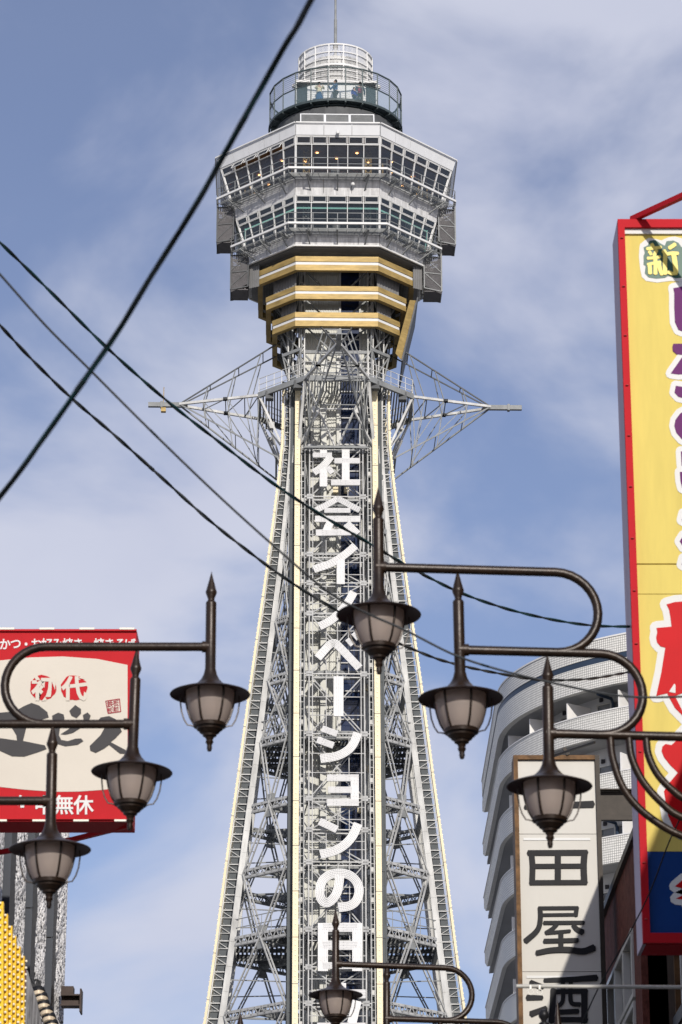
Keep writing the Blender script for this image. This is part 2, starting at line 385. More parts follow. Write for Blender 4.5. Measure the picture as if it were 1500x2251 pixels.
for i, z in enumerate(zs[:-1]):
    o = MB().box((.875, SY + .02, z + .87), (1.13, .03, 1.70)).build('glass_pane', 'shaft_glass', tower)
    MB().box((.875, SY - .05, z), (1.13, .10, .07)).build('transom', 'tower_white', tower)
for k in range(28):                            # landings and lift guides behind the glass
    z = 10 + 2.5 * k
    MB().box((.875, SY + .8, z), (1.2, 1.2, .12)).build('landing', 'interior_dark', tower)
b = MB(); b.box((-.75, SY - .32, 42), (.34, .34, 64)); b.build('riser_duct', 'shaft_white', tower)
b = MB(); b.box((0.12, SY - .2, 42), (.16, .2, 64)); b.build('riser_duct', 'shaft_white', tower)
for px, py in ((808, 1512), (806, 1690), (792, 1781), (762, 1078), (738, 1078)):
    q = tp(px, py, 2.45); MB().box(q, (.30, .3, .34)).build('junction_box', 'cream', tower)

# ring walkway and the four star arms
ZR = 70.75; RA = 4.75; RH = 1.95
def octo(a, h): return [(-h, -a), (h, -a), (a, -h), (a, h), (h, a), (-h, a), (-a, h), (-a, -h)]
def ring(b, a0, h0, a1, h1, z0, z1):
    o, i = octo(a0, h0), octo(a1, h1)
    for k in range(8):
        k2 = (k + 1) % 8; poly = [o[k], o[k2], i[k2], i[k]]; b.prism(poly, z0, z1)
b = MB(); o = octo(RA, RH)
for k in range(8): b.beam((*o[k], ZR), (*o[(k + 1) % 8], ZR), .18, .34)
b.build('ring_beam', 'tower_grey', tower)
b = MB(); n = 54
for i in range(n):
    t = lerp(-RA, RA, (i + .5) / n); half = RA - .1 if abs(t) < RH else RA - .1 - (abs(t) - RH)
    for sgn in (-1, 1):
        y0 = 2.1 if abs(t) < 2.1 else 0
        if half > y0: b.box((t, sgn * (half + y0) / 2, ZR + .1), (.09, half - y0, .05))
tag(b.build('walkway_grating', 'tower_grey', tower), kind='stuff')
b = MB()
for k in range(8):
    p, q = Vector((*o[k], ZR)), Vector((*o[(k + 1) % 8], ZR))
    for h in (.35, .7, 1.1): b.beam(p + Vector((0, 0, h)), q + Vector((0, 0, h)), .035)
    for t in range(6): b.beam(lerp(p, q, t / 6), lerp(p, q, t / 6) + Vector((0, 0, 1.1)), .035)
b.build('handrail', 'tower_white', tower)
for k in range(4):
    M = rot4(k); V = lambda x, y, z: M @ Vector((x, y, z))
    apex = [V(s * .12, -9.7, ZR + .12) for s in (-1, 1)]
    tip = V(0, -11.65, ZR + .1)
    arm = MB(); arm.beam(V(0, -9.2, ZR + .1), tip, .26, .28); arm.beam(V(0, -10.9, ZR + .1), V(0, -10.75, ZR + .1), .36, .40)
    root = arm.build('arm', 'tower_grey', tower)
    hi = [V(s * 1.0, -3.4, 74.8) for s in (-1, 1)]; me_ = [V(s * RH, -RA, ZR) for s in (-1, 1)]; lo = [V(s * 2.0, -3.65, 66.7) for s in (-1, 1)]
    for s in (0, 1):
        sg = -1 if s == 0 else 1
        for nm, e, wd in (('top_chord', hi[s], .075), ('side_chord', me_[s], .15), ('bottom_chord', lo[s], .085)):
            MB().beam(apex[s], e, wd, wd).build(nm, {'top_chord': 'tower_dark', 'side_chord': 'tower_white', 'bottom_chord': 'tower_grey'}[nm], root)
        b = MB()
        P = lambda e, t: lerp(apex[s], e, t)
        for t0, t1 in ((.28, .30), (.55, .6), (.8, .85)):
            b.beam(P(hi[s], t0), P(me_[s], t1), .05); b.beam(P(me_[s], t1), P(lo[s], t0), .055)
        for t0, t1 in ((.55, .30), (.8, .6)):
            b.beam(P(me_[s], t1), P(lo[s], t0 + .04), .05)
        b.beam(me_[s], P(lo[s], .8), .06)
        b.build('web_member', 'tower_grey', root)
    cmb = lambda p, q, w_: MB().beam(p, q, w_).build('cross_member', 'tower_grey', root)
    for t in (.3, .58, .82):
        cmb(lerp(apex[0], me_[0], t), lerp(apex[1], me_[1], t), .06); cmb(lerp(apex[0], lo[0], t), lerp(apex[1], lo[1], t), .05)
        cmb(lerp(apex[0], hi[0], t), lerp(apex[1], hi[1], t), .06)
    for t0, t1 in ((.3, .58), (.58, .82), (.82, 1)):
        cmb(lerp(apex[0], me_[0], t0), lerp(apex[1], me_[1], t1), .05)
    cmb(me_[0], me_[1], .14); cmb(lo[0], lo[1], .12); cmb(hi[0], hi[1], .1)
    b = MB()                                   # long legs running from the ring down to the columns and V bracing
    for s in (-1, 1):
        b.beam(V(s * RH, -RA, ZR), V(s * 2.3, -3.1, 66.9), .16, .13); b.beam(V(s * RH, -RA, ZR), V(s * .1, -3.3, 66.9), .09)
        b.beam(V(s * 1.0, -4.2, 69.0), V(s * 2.3, -3.1, 66.9), .1)
    b.beam(V(-1.3, -3.9, 69.1), V(1.3, -3.9, 69.1), .08)
    for s in (-1, 1): b.box(V(s * 1.3, -3.95, 69.0), (.34, .3, .42))
    b.build('arm_bracing', 'tower_white', root)
    b = MB()
    for s in (-1, 1):
        b.box(V(s * 2.35, -4.1, ZR - .2), (.5, .5, .5)); b.box(lerp(apex[0], me_[0], .58), (.28, .28, .16)); b.box(lerp(apex[1], me_[1], .58), (.28, .28, .16))
    b.build('node_plate', 'tower_dark', root)
b = MB(); M = rot4(3); q = M @ Vector((0, -10.7, ZR)); b.tube([q + Vector((0, 0, .2)), q + Vector((0, 0, 1.3))], .025, 6); b.box(q + Vector((0, 0, -.25)), (.3, .3, .25))
b.build('beacon', 'gold', tower)

# neck columns and bracing between the ring and the pod
NZ = (71.2, 73.3, 75.2, 77.0, 79.0)
for k in range(4):
    M = rot4(k)
    for s in (-1, 1):
        b = MB(); p, q = M @ Vector((s * 2.12, -2.75, 71.0)), M @ Vector((s * 2.12, -2.95, 79.2)); x = M @ Vector((.16, 0, 0)); y = M @ Vector((0, .14, 0))
        for sx in (-1, 1):
            for sy in (-1, 1): b.beam(p + x * sx + y * sy, q + x * sx + y * sy, .08, .08)
        for i in range(16):
            a, c = lerp(p, q, i / 16), lerp(p, q, (i + 1) / 16)
            for sy in (-1, 1): b.beam(a + x * (1 if i % 2 else -1) + y * sy, c + x * (-1 if i % 2 else 1) + y * sy, .06, .04)
        b.build('neck_column', 'tower_white', tower)
    for i, (z0, z1) in enumerate(zip(NZ, NZ[1:])):
        b = MB()
        b.beam(M @ Vector((-2.1, -2.85, z1)), M @ Vector((2.1, -2.85, z1)), .12, .2)
        b.beam(M @ Vector((-2.1, -2.85, z1)), M @ Vector((-.2, -2.8, z0)), .09); b.beam(M @ Vector((2.1, -2.85, z1)), M @ Vector((.2, -2.8, z0)), .09)
        p0, p1 = M @ Vector((2.12, -2.85, z0)), M @ Vector((2.85, -2.12, z0)); 
        u0, u1 = M @ Vector((2.2, -3.3 - .3 * i, z1)), M @ Vector((3.3 + .3 * i, -2.2, z1))
        b.beam(p0, u0, .09); b.beam(p1, u1, .09); b.beam(p0, u1, .08); b.beam(p1, u0, .08); b.beam(u0, u1, .12, .2)
        v0, v1 = M @ Vector((2.2, -3.3 - .3 * i, z1)), M @ Vector((2.2, -2.9, z1)); b.beam(v0, v1, .12); b.beam(u1, M @ Vector((2.9, -2.2, z1)), .12)
        b.build('neck_brace', 'tower_grey', tower)

# gold banded ribs of the lower pod
def ocb(a, h, z0, z1, t, nm, m, parent, rear=True):
    o, i = octo(a, h), octo(a - t, h - t * .41)
    r = None
    for k in range(8):
        k2 = (k + 1) % 8
        b = MB().prism([o[k], o[k2], i[k2], i[k]], z0, z1); x = b.build(nm, m, parent); r = r or x
    return r
for a, z0, z1 in ((4.88, 77.92, 78.85), (4.36, 76.22, 77.08), (3.95, 74.58, 75.49)):
    h = (z1 - z0)
    ocb(a, 2.55, z0, z0 + h * .40, .3, 'gold_band', 'gold', tower)
    ocb(a - .03, 2.54, z0 + h * .40, z0 + h * .62, .28, 'white_band', 'white_paint', tower)
    ocb(a + .02, 2.56, z0 + h * .62, z1, .3, 'gold_band', 'gold', tower)
# dark ribbed lining behind the bands (diagonals only; the narrow faces stay open on the shaft)
for k in range(4):
    for (a0, z0, z1) in ((3.9, 77.1, 79.2), (3.4, 75.5, 77.0)):
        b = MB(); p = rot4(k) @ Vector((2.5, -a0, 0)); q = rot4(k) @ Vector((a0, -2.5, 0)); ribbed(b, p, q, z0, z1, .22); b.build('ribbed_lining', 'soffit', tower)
for sx in (-1, 1):                             # ribbed skirts on the left and right faces
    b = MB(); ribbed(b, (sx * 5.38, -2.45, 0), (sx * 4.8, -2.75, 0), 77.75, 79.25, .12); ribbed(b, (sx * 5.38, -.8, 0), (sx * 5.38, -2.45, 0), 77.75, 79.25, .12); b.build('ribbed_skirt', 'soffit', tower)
b = MB(); b.slab([(4.95, -2.5, 77.0), (4.58, -2.78, 76.9), (3.66, -2.78, 73.3), (4.02, -2.5, 73.0)], (.3, 1, 0), .12); b.build('slanted_board', 'gold', tower)
b = MB(); b.slab([(5.06, -2.3, 77.3), (5.06, 2.4, 77.3), (4.06, 2.4, 73.0), (4.06, -2.3, 73.0)], (1, 0, .2), .08); b.build('slanted_board', 'tower_dark', tower)

# the pod: two glazed floors
S0 = .285
def PA(z): return 7.29 + S0 * (z - 86.0)
PH = 2.60
def face(k):                                   # corners of pod face k at height z; even k narrow, odd diagonal
    M = rot4(k // 2)
    if k % 2 == 0: return lambda z, o=0: (M @ Vector((-PH, -PA(z) - o, z)), M @ Vector((PH, -PA(z) - o, z)))
    def g(z, o=0):
        e = o * .41
        return (M @ Vector((PH + e, -PA(z) - o, z)), M @ Vector((PA(z) + o, -PH - e, z)))
    return g
def wallband(nm, m, z0, z1, o, t, nsplit, gap=.012):
    for k in range(8):
        F = face(k); n = nsplit[k % 2]
        for i in range(n):
            t0, t1 = i / n, (i + 1) / n
            (a0, b0), (a1, b1) = F(z0, o), F(z1, o); (c0, d0), (c1, d1) = F(z0, o - t), F(z1, o - t)
            g = gap / (b0 - a0).length
            q = lambda A_, B_, tt: lerp(A_, B_, tt)
            vs = [q(a0, b0, t0 + g), q(a0, b0, t1 - g), q(a1, b1, t1 - g), q(a1, b1, t0 + g), q(c0, d0, t0 + g), q(c0, d0, t1 - g), q(c1, d1, t1 - g), q(c1, d1, t0 + g)]
            MB().add(vs, [(0, 1, 2, 3), (7, 6, 5, 4), (0, 4, 5, 1), (1, 5, 6, 2), (2, 6, 7, 3), (3, 7, 4, 0)]).build(nm, m, tower)
wallband('fascia_panel', 'panel_white', 85.94, 86.62, .10, .12, (3, 5))
wallband('wall_panel', 'band_white', 82.46, 83.42, .02, .14, (3, 4))
wallband('wall_panel', 'band_white', 82.36, 82.46, .06, .14, (1, 1), 0)
wallband('wall_panel', 'band_white', 79.35, 80.05, .04, .14, (4, 5))
for k in range(8):
    F = face(k); a, c = F(86.66, .16); MB().beam(a, c, .10, .08).build('roof_trim', 'white_paint', tower)
    a, c = F(79.32, .06); MB().beam(a, c, .12, .1).build('base_trim', 'white_paint', tower)
# seams of backing, floors, ceilings, core
def slab8(nm, m, a, h, z0, z1): return MB().prism(octo(a, h), z0, z1).build(nm, m, tower)
slab8('roof_slab', 'tower_grey', PA(86.5) - .06, PH - .03, 86.2, 86.6)
slab8('ceiling_slab', 'warm_ceiling', PA(85.6) - .25, PH - .1, 85.92, 85.98)
slab8('floor_slab', 'interior_dark', PA(83) - .2, PH - .1, 82.75, 83.3)
slab8('floor_slab', 'interior_dark', PA(79.8) - .2, PH - .1, 79.5, 79.95)
slab8('inner_core', 'warm_ceiling', 3.1, 1.6, 83.35, 85.75)
slab8('inner_core', 'interior_dark', 3.1, 1.6, 80.0, 82.7)
b = MB()                                       # ribbed underside, stepped towards the middle
for i in range(14):
    a = PA(79.3) - .12 - i * .16
    z = 79.28 - .012 * i
    ring(b, a, PH - .03 - i * .06, a - .11, PH - .03 - i * .06 - .045, z, z + .1)
b.build('ribbed_underside', 'tower_grey', tower)
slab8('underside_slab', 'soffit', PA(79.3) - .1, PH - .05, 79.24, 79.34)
for z0, z1, ztr, n2, lit in ((83.46, 85.90, 85.40, (5, 6), 'warm'), (80.10, 82.34, 81.90, (5, 5), 'mint')):
    for k in range(8):
        F = face(k); n = n2[k % 2]
        wts = ([1, 1, 1.25, 1, 1] if n == 5 else [1] * n); tot = sum(wts); acc = 0
        for i in range(n):
            t0, t1 = acc / tot, (acc + wts[i]) / tot; acc += wts[i]
            G = lambda t, z, o=0: lerp(*F(z, o), t)
            wv = lambda z: (F(z)[1] - F(z)[0]).normalized()
            f = MB(); W = .032
            u = wv(z0); nn = (F(z0, 1)[0] - F(z0, 0)[0]); nn = nn.normalized()
            nn = Vector((u.y, -u.x, 0))
            def bar(p, q, wd): f.beam(p, q, wd, .12, nn)
            if i == 0: bar(G(t0, z0), G(t0, z1), W * 2.4)
            bar(G(t1, z0), G(t1, z1), W * (2.4 if i == n - 1 else 1.5))
            bar(G(t0, z1), G(t1, z1), W * 1.6); bar(G(t0, ztr), G(t1, ztr), W * 1.5); bar(G(t0, z0), G(t1, z0), W * 1.6)
            win = f.build('window', 'white_paint', tower)
            op = (k == 7 and lit == 'warm' and 1 <= i <= 4)
            pane = MB().slab([G(t0, z0, -.02), G(t1, z0, -.02), G(t1, ztr, -.02), G(t0, ztr, -.02)], -nn, .02).build('pane', 'window_glass', win)
            s = MB(); e = .09 / (F(z0)[1] - F(z0)[0]).length; zb, zt = ztr + .06, z1 - .06
            o2 = .38 if op else .05
            pts = [G(t0 + e, zb, o2), G(t1 - e, zb, o2), G(t1 - e, zt, .05), G(t0 + e, zt, .05)]
            for a_, b_ in zip(pts, pts[1:] + pts[:1]): s.beam(a_, b_, .03, .04, nn)
            sash = s.build('sash', 'white_paint', win)
            MB().slab(pts, -nn, .015).build('pane', 'window_glass', win)
    zc = z1 + .02
    for i in range(26):                         # downlights / light strip of the room
        an = 2 * math.pi * i / 26; r_ = 4.3 + .9 * (i % 2)
        if lit == 'warm': MB().lathe([(0, 85.90), (.09, 85.90), (.09, 85.88)], 8, (r_ * math.sin(an), -r_ * math.cos(an), 0)).build('ceiling_light', 'warm_lamp', tower)
    if lit == 'mint':
        for k in range(8):
            F = face(k); a, c = F(81.74, -.35); MB().beam(a, c, .05, .09).build('light_line', 'mint_lamp', tower)
        slab8('ceiling_slab', 'interior_dark', PA(82.4) - .2, PH - .1, 82.38, 82.44)
    for k in range(8):                          # gilt lattice columns inside
        F = face(k)
        for t in (.13, .87):
            p, q = lerp(*F(z0, -.8), t), lerp(*F(z0, -.8), t) + Vector((0, 0, 2.2)); b = MB(); u = (F(z0)[1] - F(z0)[0]).normalized() * .17
            b.beam(p - u, q - u, .06); b.beam(p + u, q + u, .06)
            for i in range(5):
                a_, c_ = lerp(p, q, i / 5), lerp(p, q, (i + 1) / 5); b.beam(a_ - u, c_ + u, .045); b.beam(a_ + u, c_ - u, .045)
            b.build('interior_column', 'interior_gold' if lit == 'warm' else 'tower_white', tower)
MB().box((-.1, -4.9, 84.2), (.55, .5, 1.7)).build('kiosk', 'white_paint', tower)
MB().box((-2.2, -4.9, 83.8), (.7, .5, .9)).build('kiosk', 'cream', tower)
b = MB(); b.lathe([(0, 80.0), (.3, 80.0), (.32, 80.5), (.22, 80.8), (.26, 81.1), (.16, 81.3), (.10, 81.5), (0, 81.55)], 12, (-.05, -4.7, 0)); b.build('statue', 'white_paint', tower, True)
MB().box((1.5, -4.8, 80.35), (.9, .4, .6)).build('kiosk', 'white_paint', tower); MB().box((-1.4, -4.8, 80.3), (.8, .4, .5)).build('kiosk', 'white_paint', tower)
# outside walkways with rails and brackets
def walkway(ar, zr, zd, hang):
    hr = PH + .42
    o = octo(ar, hr)
    for k in range(8):
        p, q = Vector((*o[k], zr)), Vector((*o[(k + 1) % 8], zr)); d = (q - p)
        inset = .12 / d.length
        b = MB(); b.beam(lerp(p, q, -inset * .2), lerp(p, q, 1 + inset * .2), .13, .13); b.build('top_rail', 'white_paint', tower)
        b = MB(); dz = Vector((0, 0, zd - zr))
        for h in (.30, .62): b.beam(p + dz + Vector((0, 0, h)), q + dz + Vector((0, 0, h)), .03)
        n = 4
        for i in range(n + 1):
            m = lerp(p, q, i / n); b.beam(m + dz, m + Vector((0, 0, .70)), .04)
        b.beam(p + Vector((0, 0, .70)), q + Vector((0, 0, .70)), .035); b.build('handrail', 'tower_grey', tower)
        F = face(k); a_, c_ = F(zd, 0); b = MB(); nb = 8
        for i in range(nb):
            t = (i + .5) / nb
            b.beam(lerp(a_, p + dz, t), lerp(c_, q + dz, t), .022, .04)
        ns = 10
        for i in range(ns + 1):
            t = i / ns; b.beam(lerp(a_, c_, t), lerp(p + dz, q + dz, t), .02, .04)
        tag(b.build('walkway_grating', 'tower_grey', tower), kind='stuff')
        ts = (.18, .5, .82) if k % 2 == 0 else (.15, .5, .85)
        for t in ts:
            b = MB(); m = lerp(p, q, t) + dz - Vector((0, 0, .06)); w_ = lerp(*F(zd - .65), t); b.beam(m, lerp(a_, c_, t) - Vector((0, 0, .06)), .08, .1); b.beam(m, w_, .07, .07); b.build('bracket', 'tower_grey', tower)
walkway(7.48, 83.62, 83.30, True)
walkway(6.55, 80.32, 80.00, True)
for sx in (-1, 1):                              # dark mesh cages on the left and right faces
    for (x0, x1, z0, z1, dz) in ((7.48, 6.45, 81.0, 83.2, .35), (6.58, 5.5, 77.8, 79.9, .4)):
        M = MB()
        for i in range(16):
            x = lerp(x0, x1, (i + .5) / 16); M.box((sx * x, -2.62, lerp(z0 + dz * (i / 16) - dz + .0, z0, 0) / 2 + z1 / 2 + dz * i / 32), (.045, .05, z1 - z0 + dz - dz * i / 16))
        for i in range(20):
            y = lerp(-2.6, -1.0, (i + .5) / 20); M.box((sx * x0, y, (z0 + z1) / 2), (.05, .05, z1 - z0 + dz))
        MB().box((sx * (x0 + x1) / 2, -1.8, z0 - dz * .5), (x0 - x1, 1.6, .05)).build('cage_floor', 'dark_mesh', tower)
        MB().box((sx * (x0 + x1) / 2, -.98, (z0 + z1) / 2 - dz * .3), (x0 - x1, .04, z1 - z0 + dz * .5)).build('cage_back', 'dark_mesh', tower)
        cage = M.build('mesh_screen', 'dark_mesh', tower); tag(cage, kind='stuff')
        b = MB()
        for y in (-2.66, -1.0):
            b.beam((sx * x0, y, z0 - dz * .6), (sx * x0, y, z1 + .3), .09); b.beam((sx * x1, y, z0), (sx * x1, y, z1), .07)
            for t in (0, .5, 1): b.beam((sx * x0, y, lerp(z0 - dz * .6, z1, t)), (sx * x1, y, lerp(z0, z1, t)), .06)
            for t in (0, .5): b.beam((sx * x0, y, lerp(z0, z1, t)), (sx * x1, y, lerp(z0, z1, t + .5)), .05)
        for t in (0, .33, .66, 1): b.beam((sx * x0, -2.66, lerp(z0 - dz * .6, z1, t)), (sx * x0, -1.0, lerp(z0 - dz * .6, z1, t)), .06)
        b.build('cage_frame', 'tower_dark' if sx < 0 else 'tower_grey', tower)
for px, py, a in ((743, 291, 7.6), (776, 404, 6.7)):
    b = MB(); b.lathe([(0, -.13), (.1, -.09), (.13, 0), (.1, .09), (0, .13)], 10, tp(px, py, a)); b.build('camera_dome', 'white_paint', tower, True)
# roof level: grille boxes, round deck, glass house, screen drum, mast
b = MB(); ring(b, 6.3, 2.3, 5.9, 2.2, 86.6, 87.4); b.build('roof_kerb', 'panel_white', tower)
for x in (-1.55, 0, 1.55):
    b = MB(); fr_ = MB()
    for i in range(12): b.beam((x - .7, -5.9 + .05 * i, 87.42 + .085 * i), (x + .7, -5.9 + .05 * i, 87.42 + .085 * i), .03)
    for s in (-1, 1): fr_.beam((x + s * .74, -5.95, 87.25), (x + s * .74, -5.3, 88.45), .07)
    fr_.beam((x - .74, -5.95, 87.25), (x + .74, -5.95, 87.25), .1, .2); fr_.beam((x - .74, -5.3, 88.45), (x + .74, -5.3, 88.45), .06)
    g = fr_.build('roof_grille', 'panel_white', tower); b.build('grille_bars', 'tower_grey', g)
DR = 4.28; ZD0 = 90.05
b = MB(); b.lathe([(2.0, ZD0 - .05), (DR - .1, ZD0 - .05), (DR - .1, ZD0 + .05), (2.0, ZD0 + .05)], 48); b.build('deck_floor', 'rail_steel', tower)
b = MB(); b.lathe([(DR - .06, ZD0 - .08), (DR + .06, ZD0 - .08), (DR + .06, ZD0 + .08), (DR - .06, ZD0 + .08), (DR - .06, ZD0 - .08)], 48); b.lathe([(DR - .5, ZD0 - .20), (DR - .4, ZD0 - .20), (DR - .4, ZD0 - .1), (DR - .5, ZD0 - .1)], 48)
b.build('deck_rim', 'rail_steel', tower)
b = MB()
for i in range(24):
    an = 2 * math.pi * (i + .5) / 24; c, s = math.cos(an), math.sin(an)
    b.beam((DR * c, DR * s, ZD0 - .1), (2.2 * c, 2.2 * s, ZD0 - .35), .1, .14); b.beam((DR * .88 * c, DR * .88 * s, ZD0 - .2), (3.6 * c, 3.6 * s, 89.3), .06)
b.build('deck_brackets', 'rail_steel', tower)
for i in range(24):
    an = 2 * math.pi * (i + .5) / 24; a2 = 2 * math.pi * (i + 1.5) / 24
    p = Vector((DR * math.cos(an), DR * math.sin(an), 0)); q = Vector((DR * math.cos(a2), DR * math.sin(a2), 0)); z = lambda v: Vector((0, 0, v))
    MB().beam(p + z(ZD0 - .15), p + z(92.38), .075).build('rail_post', 'rail_steel', tower)
    MB().slab([lerp(p, q, .03) + z(ZD0 + .12), lerp(p, q, .97) + z(ZD0 + .12), lerp(p, q, .97) + z(91.2), lerp(p, q, .03) + z(91.2)], (p + q), .02).build('glass_panel', 'deck_glass', tower)
    b = MB(); b.beam(p + z(92.38), q + z(92.38), .08); b.beam(p + z(91.24), q + z(91.24), .065); b.build('deck_rail', 'rail_steel', tower)
    b = MB()
    for j in range(1, 8): b.beam(p + z(91.24 + .143 * j), q + z(91.24 + .143 * j), .016)
    b.build('rail_cable', 'rail_steel', tower)
# glass house
MB().box((0, 0, 92.22), (5.3, 5.3, .16)).build('house_roof', 'white_paint', tower)
MB().box((.02, -.6, 90.9), (3.75, 3.7, 2.3)).build('house_wall', 'white_paint', tower)
MB().lathe([(0, 86.7), (3.7, 86.7), (3.9, 89.75), (0, 89.75)], 32).build('plant_room', 'tower_dark', tower)
for sx in (-1, 1):
    MB().box((sx * 2.25, -1.9, 91.1), (.65, 1.3, 2.05)).build('house_glass', 'house_glass', tower)
    MB().box((sx * 2.57, -2.56, 91.1), (.08, .08, 2.1)).build('house_post', 'white_paint', tower)
    MB().lathe([(0, -.16), (.13, -.1), (.15, .05), (.08, .16), (0, .17)], 10, (sx * 2.7, -2.7, 91.8)).build('camera_dome', 'white_paint', tower, True)
for x in (-1.25, 0, 1.25): MB().box((x, -2.47, 91.0), (.05, .05, 2.2)).build('wall_joint', 'tower_grey', tower)
# perforated drum
b = MB(); n = 170
for i in range(n):
    an = 2 * math.pi * i / n; c, s = math.cos(an), math.sin(an); b.box((2.35 * c, 2.35 * s, 93.7), (.03, .035, 2.75), Matrix.Rotation(an, 3, 'Z'))
tag(b.build('mesh_screen', 'white_paint', tower), kind='stuff')
b = MB()
for zr, hh in ((92.4, .12), (92.8, .05), (93.2, .05), (93.6, .14), (94.0, .05), (94.5, .07), (95.05, .1)):
    b.lathe([(2.38, zr - hh / 2), (2.45, zr - hh / 2), (2.45, zr + hh / 2), (2.38, zr + hh / 2), (2.38, zr - hh / 2)], 40)
for i in range(16):
    an = 2 * math.pi * (i + .5) / 16; b.beam((2.42 * math.cos(an), 2.42 * math.sin(an), 92.35), (2.42 * math.cos(an), 2.42 * math.sin(an), 95.05), .07)
b.build('drum_frame', 'white_paint', tower)
b = MB(); b.lathe([(0, 92.3), (1.9, 92.3), (1.9, 94.5), (1.2, 94.6), (0, 94.6)], 24); b.build('drum_core', 'tower_white', tower, True)
for i in range(10):
    an = 2 * math.pi * i / 10 + .2; MB().box((1.93 * math.cos(an), 1.93 * math.sin(an), 93.2 + .5 * (i % 3)), (.2, .7, .5), Matrix.Rotation(an, 3, 'Z')).build('machine_box', 'tower_dark', tower)
b = MB(); b.tube([(0, 0, 94.5), (0, 0, 98.2), (0, 0, 98.2), (0, 0, 103), (0, 0, 103.05), (0, 0, 108)], [.10, .10, .075, .07, .045, .03], 10)
mast = b.build('mast', 'tower_grey', tower, True)
b = MB()
for s in (-1, 1): b.tube([(0, 0, 96.2), (s * .8, -.2, 94.9)], .02, 5); b.tube([(0, 0, 96.2), (s * .3, .8, 94.9)], .02, 5)
b.lathe([(.1, 96.1), (.18, 96.1), (.18, 96.25), (.1, 96.25)], 10); b.build('stay', 'tower_dark', mast)
# ------------------------------------------------------------------ the neon sign on the front of the tower
sign = thing('neon_sign', 'tall vertical neon sign with big white Japanese characters on the front of the tower', 'sign', (TX, TD, 0), TROT)
FN = Vector((0, -1, 0)); mat('tower_lattice', (.48, .48, .47), .6, 0, .15, 2)
def ribbon(b, pts, w, t, side_n, lift=0.0):
    k = len(pts); L_, R_ = [], []
    for i, p in enumerate(pts):
        d = (pts[min(i + 1, k - 1)] - pts[max(i - 1, 0)]).normalized(); x = d.cross(side_n).normalized()
        L_.append(p + x * (w / 2) + side_n * lift); R_.append(p - x * (w / 2) + side_n * lift)
    vs = []
    for l, r in zip(L_, R_): vs += [l, r, r + side_n * t, l + side_n * t]
    fs = [(0, 1, 2, 3), tuple((k - 1) * 4 + j for j in (3, 2, 1, 0))]
    for i in range(k - 1):
        a, c = i * 4, i * 4 + 4
        for j in range(4): fs.append((a + j, a + (j + 1) % 4, c + (j + 1) % 4, c + j))
    b.add(vs, fs)
def Z1(x, y): return (640 + x / 6.818, 960 + y / 6.818)
def Z2(x, y): return (640 + x / 6.818, 1240 + y / 6.818)
def Z3(x, y): return (640 + x / 6.818, 1560 + y / 6.818)
def Z4(x, y): return (640 + x / 5.759, 1860 + y / 5.759)
K1 = 1 / 6.818; K4 = 1 / 5.759
CHARS = [
 [(Z1, [(487, 150), (487, 262)], 110), (Z1, [(330, 282), (615, 282)], 80), (Z1, [(600, 300), (525, 400), (440, 480), (340, 545)], 112), (Z1, [(487, 470), (487, 755)], 120), (Z1, [(545, 462), (620, 555)], 84),
  (Z1, [(820, 150), (820, 652)], 120), (Z1, [(650, 370), (1030, 370)], 90), (Z1, [(600, 695), (1035, 695)], 95)],
 [(Z1, [(705, 930), (560, 1015), (370, 1110)], 92), (Z1, [(695, 930), (850, 1015), (1030, 1110)], 92), (Z1, [(500, 1112), (890, 1112)], 78), (Z1, [(360, 1240), (1040, 1240)], 100), (Z1, [(595, 1280), (530, 1420)], 120), (Z1, [(372, 1448), (900, 1440)], 100), (Z1, [(830, 1310), (995, 1470)], 122)],
 [(Z1, [(965, 1640), (800, 1780), (600, 1905), (340, 1995)], 120), (Z1, [(745, 1850), (745, 2216)], 125)],
 [(Z2, [(942, 425), (860, 570), (760, 700), (600, 850), (425, 940)], 124)],
 [(Z2, [(400, 1415), (560, 1235), (630, 1195), (705, 1230), (1025, 1565)], 122), (Z2, [(840, 1130), (922, 1222)], 74), (Z2, [(930, 1040), (1012, 1130)], 74)],
 [(Z2, [(712, 1690), (712, 2287)], 150)],
 [(Z3, [(465, 288), (692, 372)], 96), (Z3, [(392, 458), (638, 545)], 100), (Z3, [(1000, 355), (940, 510), (840, 625), (680, 705), (440, 745)], 130)],
 [(Z3, [(540, 1030), (1015, 1030)], 102), (Z3, [(955, 980), (955, 1450)], 122), (Z3, [(555, 1210), (905, 1210)], 96), (Z3, [(540, 1400), (1015, 1400)], 104)],
 [(Z3, [(425, 1680), (690, 1805)], 110), (Z3, [(1005, 1715), (935, 1880), (820, 2020), (660, 2120), (440, 2180)], 132)],
 [(Z4, [(615, 372), (607, 480), (578, 600), (520, 685), (450, 725), (388, 685), (364, 590), (390, 460), (480, 375), (605, 348), (735, 372), (828, 455), (862, 570), (830, 690), (745, 760), (600, 786)], 112)],
 [(Z4, [(404, 980), (404, 1588)], 124), (Z4, [(838, 980), (838, 1588)], 122), (Z4, [(404, 1036), (838, 1036)], 110), (Z4, [(404, 1265), (838, 1265)], 108), (Z4, [(404, 1520), (838, 1520)], 84)],
 [(Z4, [(640, 1740), (640, 1830)], 110), (Z4, [(330, 1878), (945, 1878)], 108), (Z4, [(470, 1960), (540, 2240)], 112), (Z4, [(835, 1965), (770, 2250)], 112), (Z4, [(330, 2300), (945, 2300)], 108)],
]
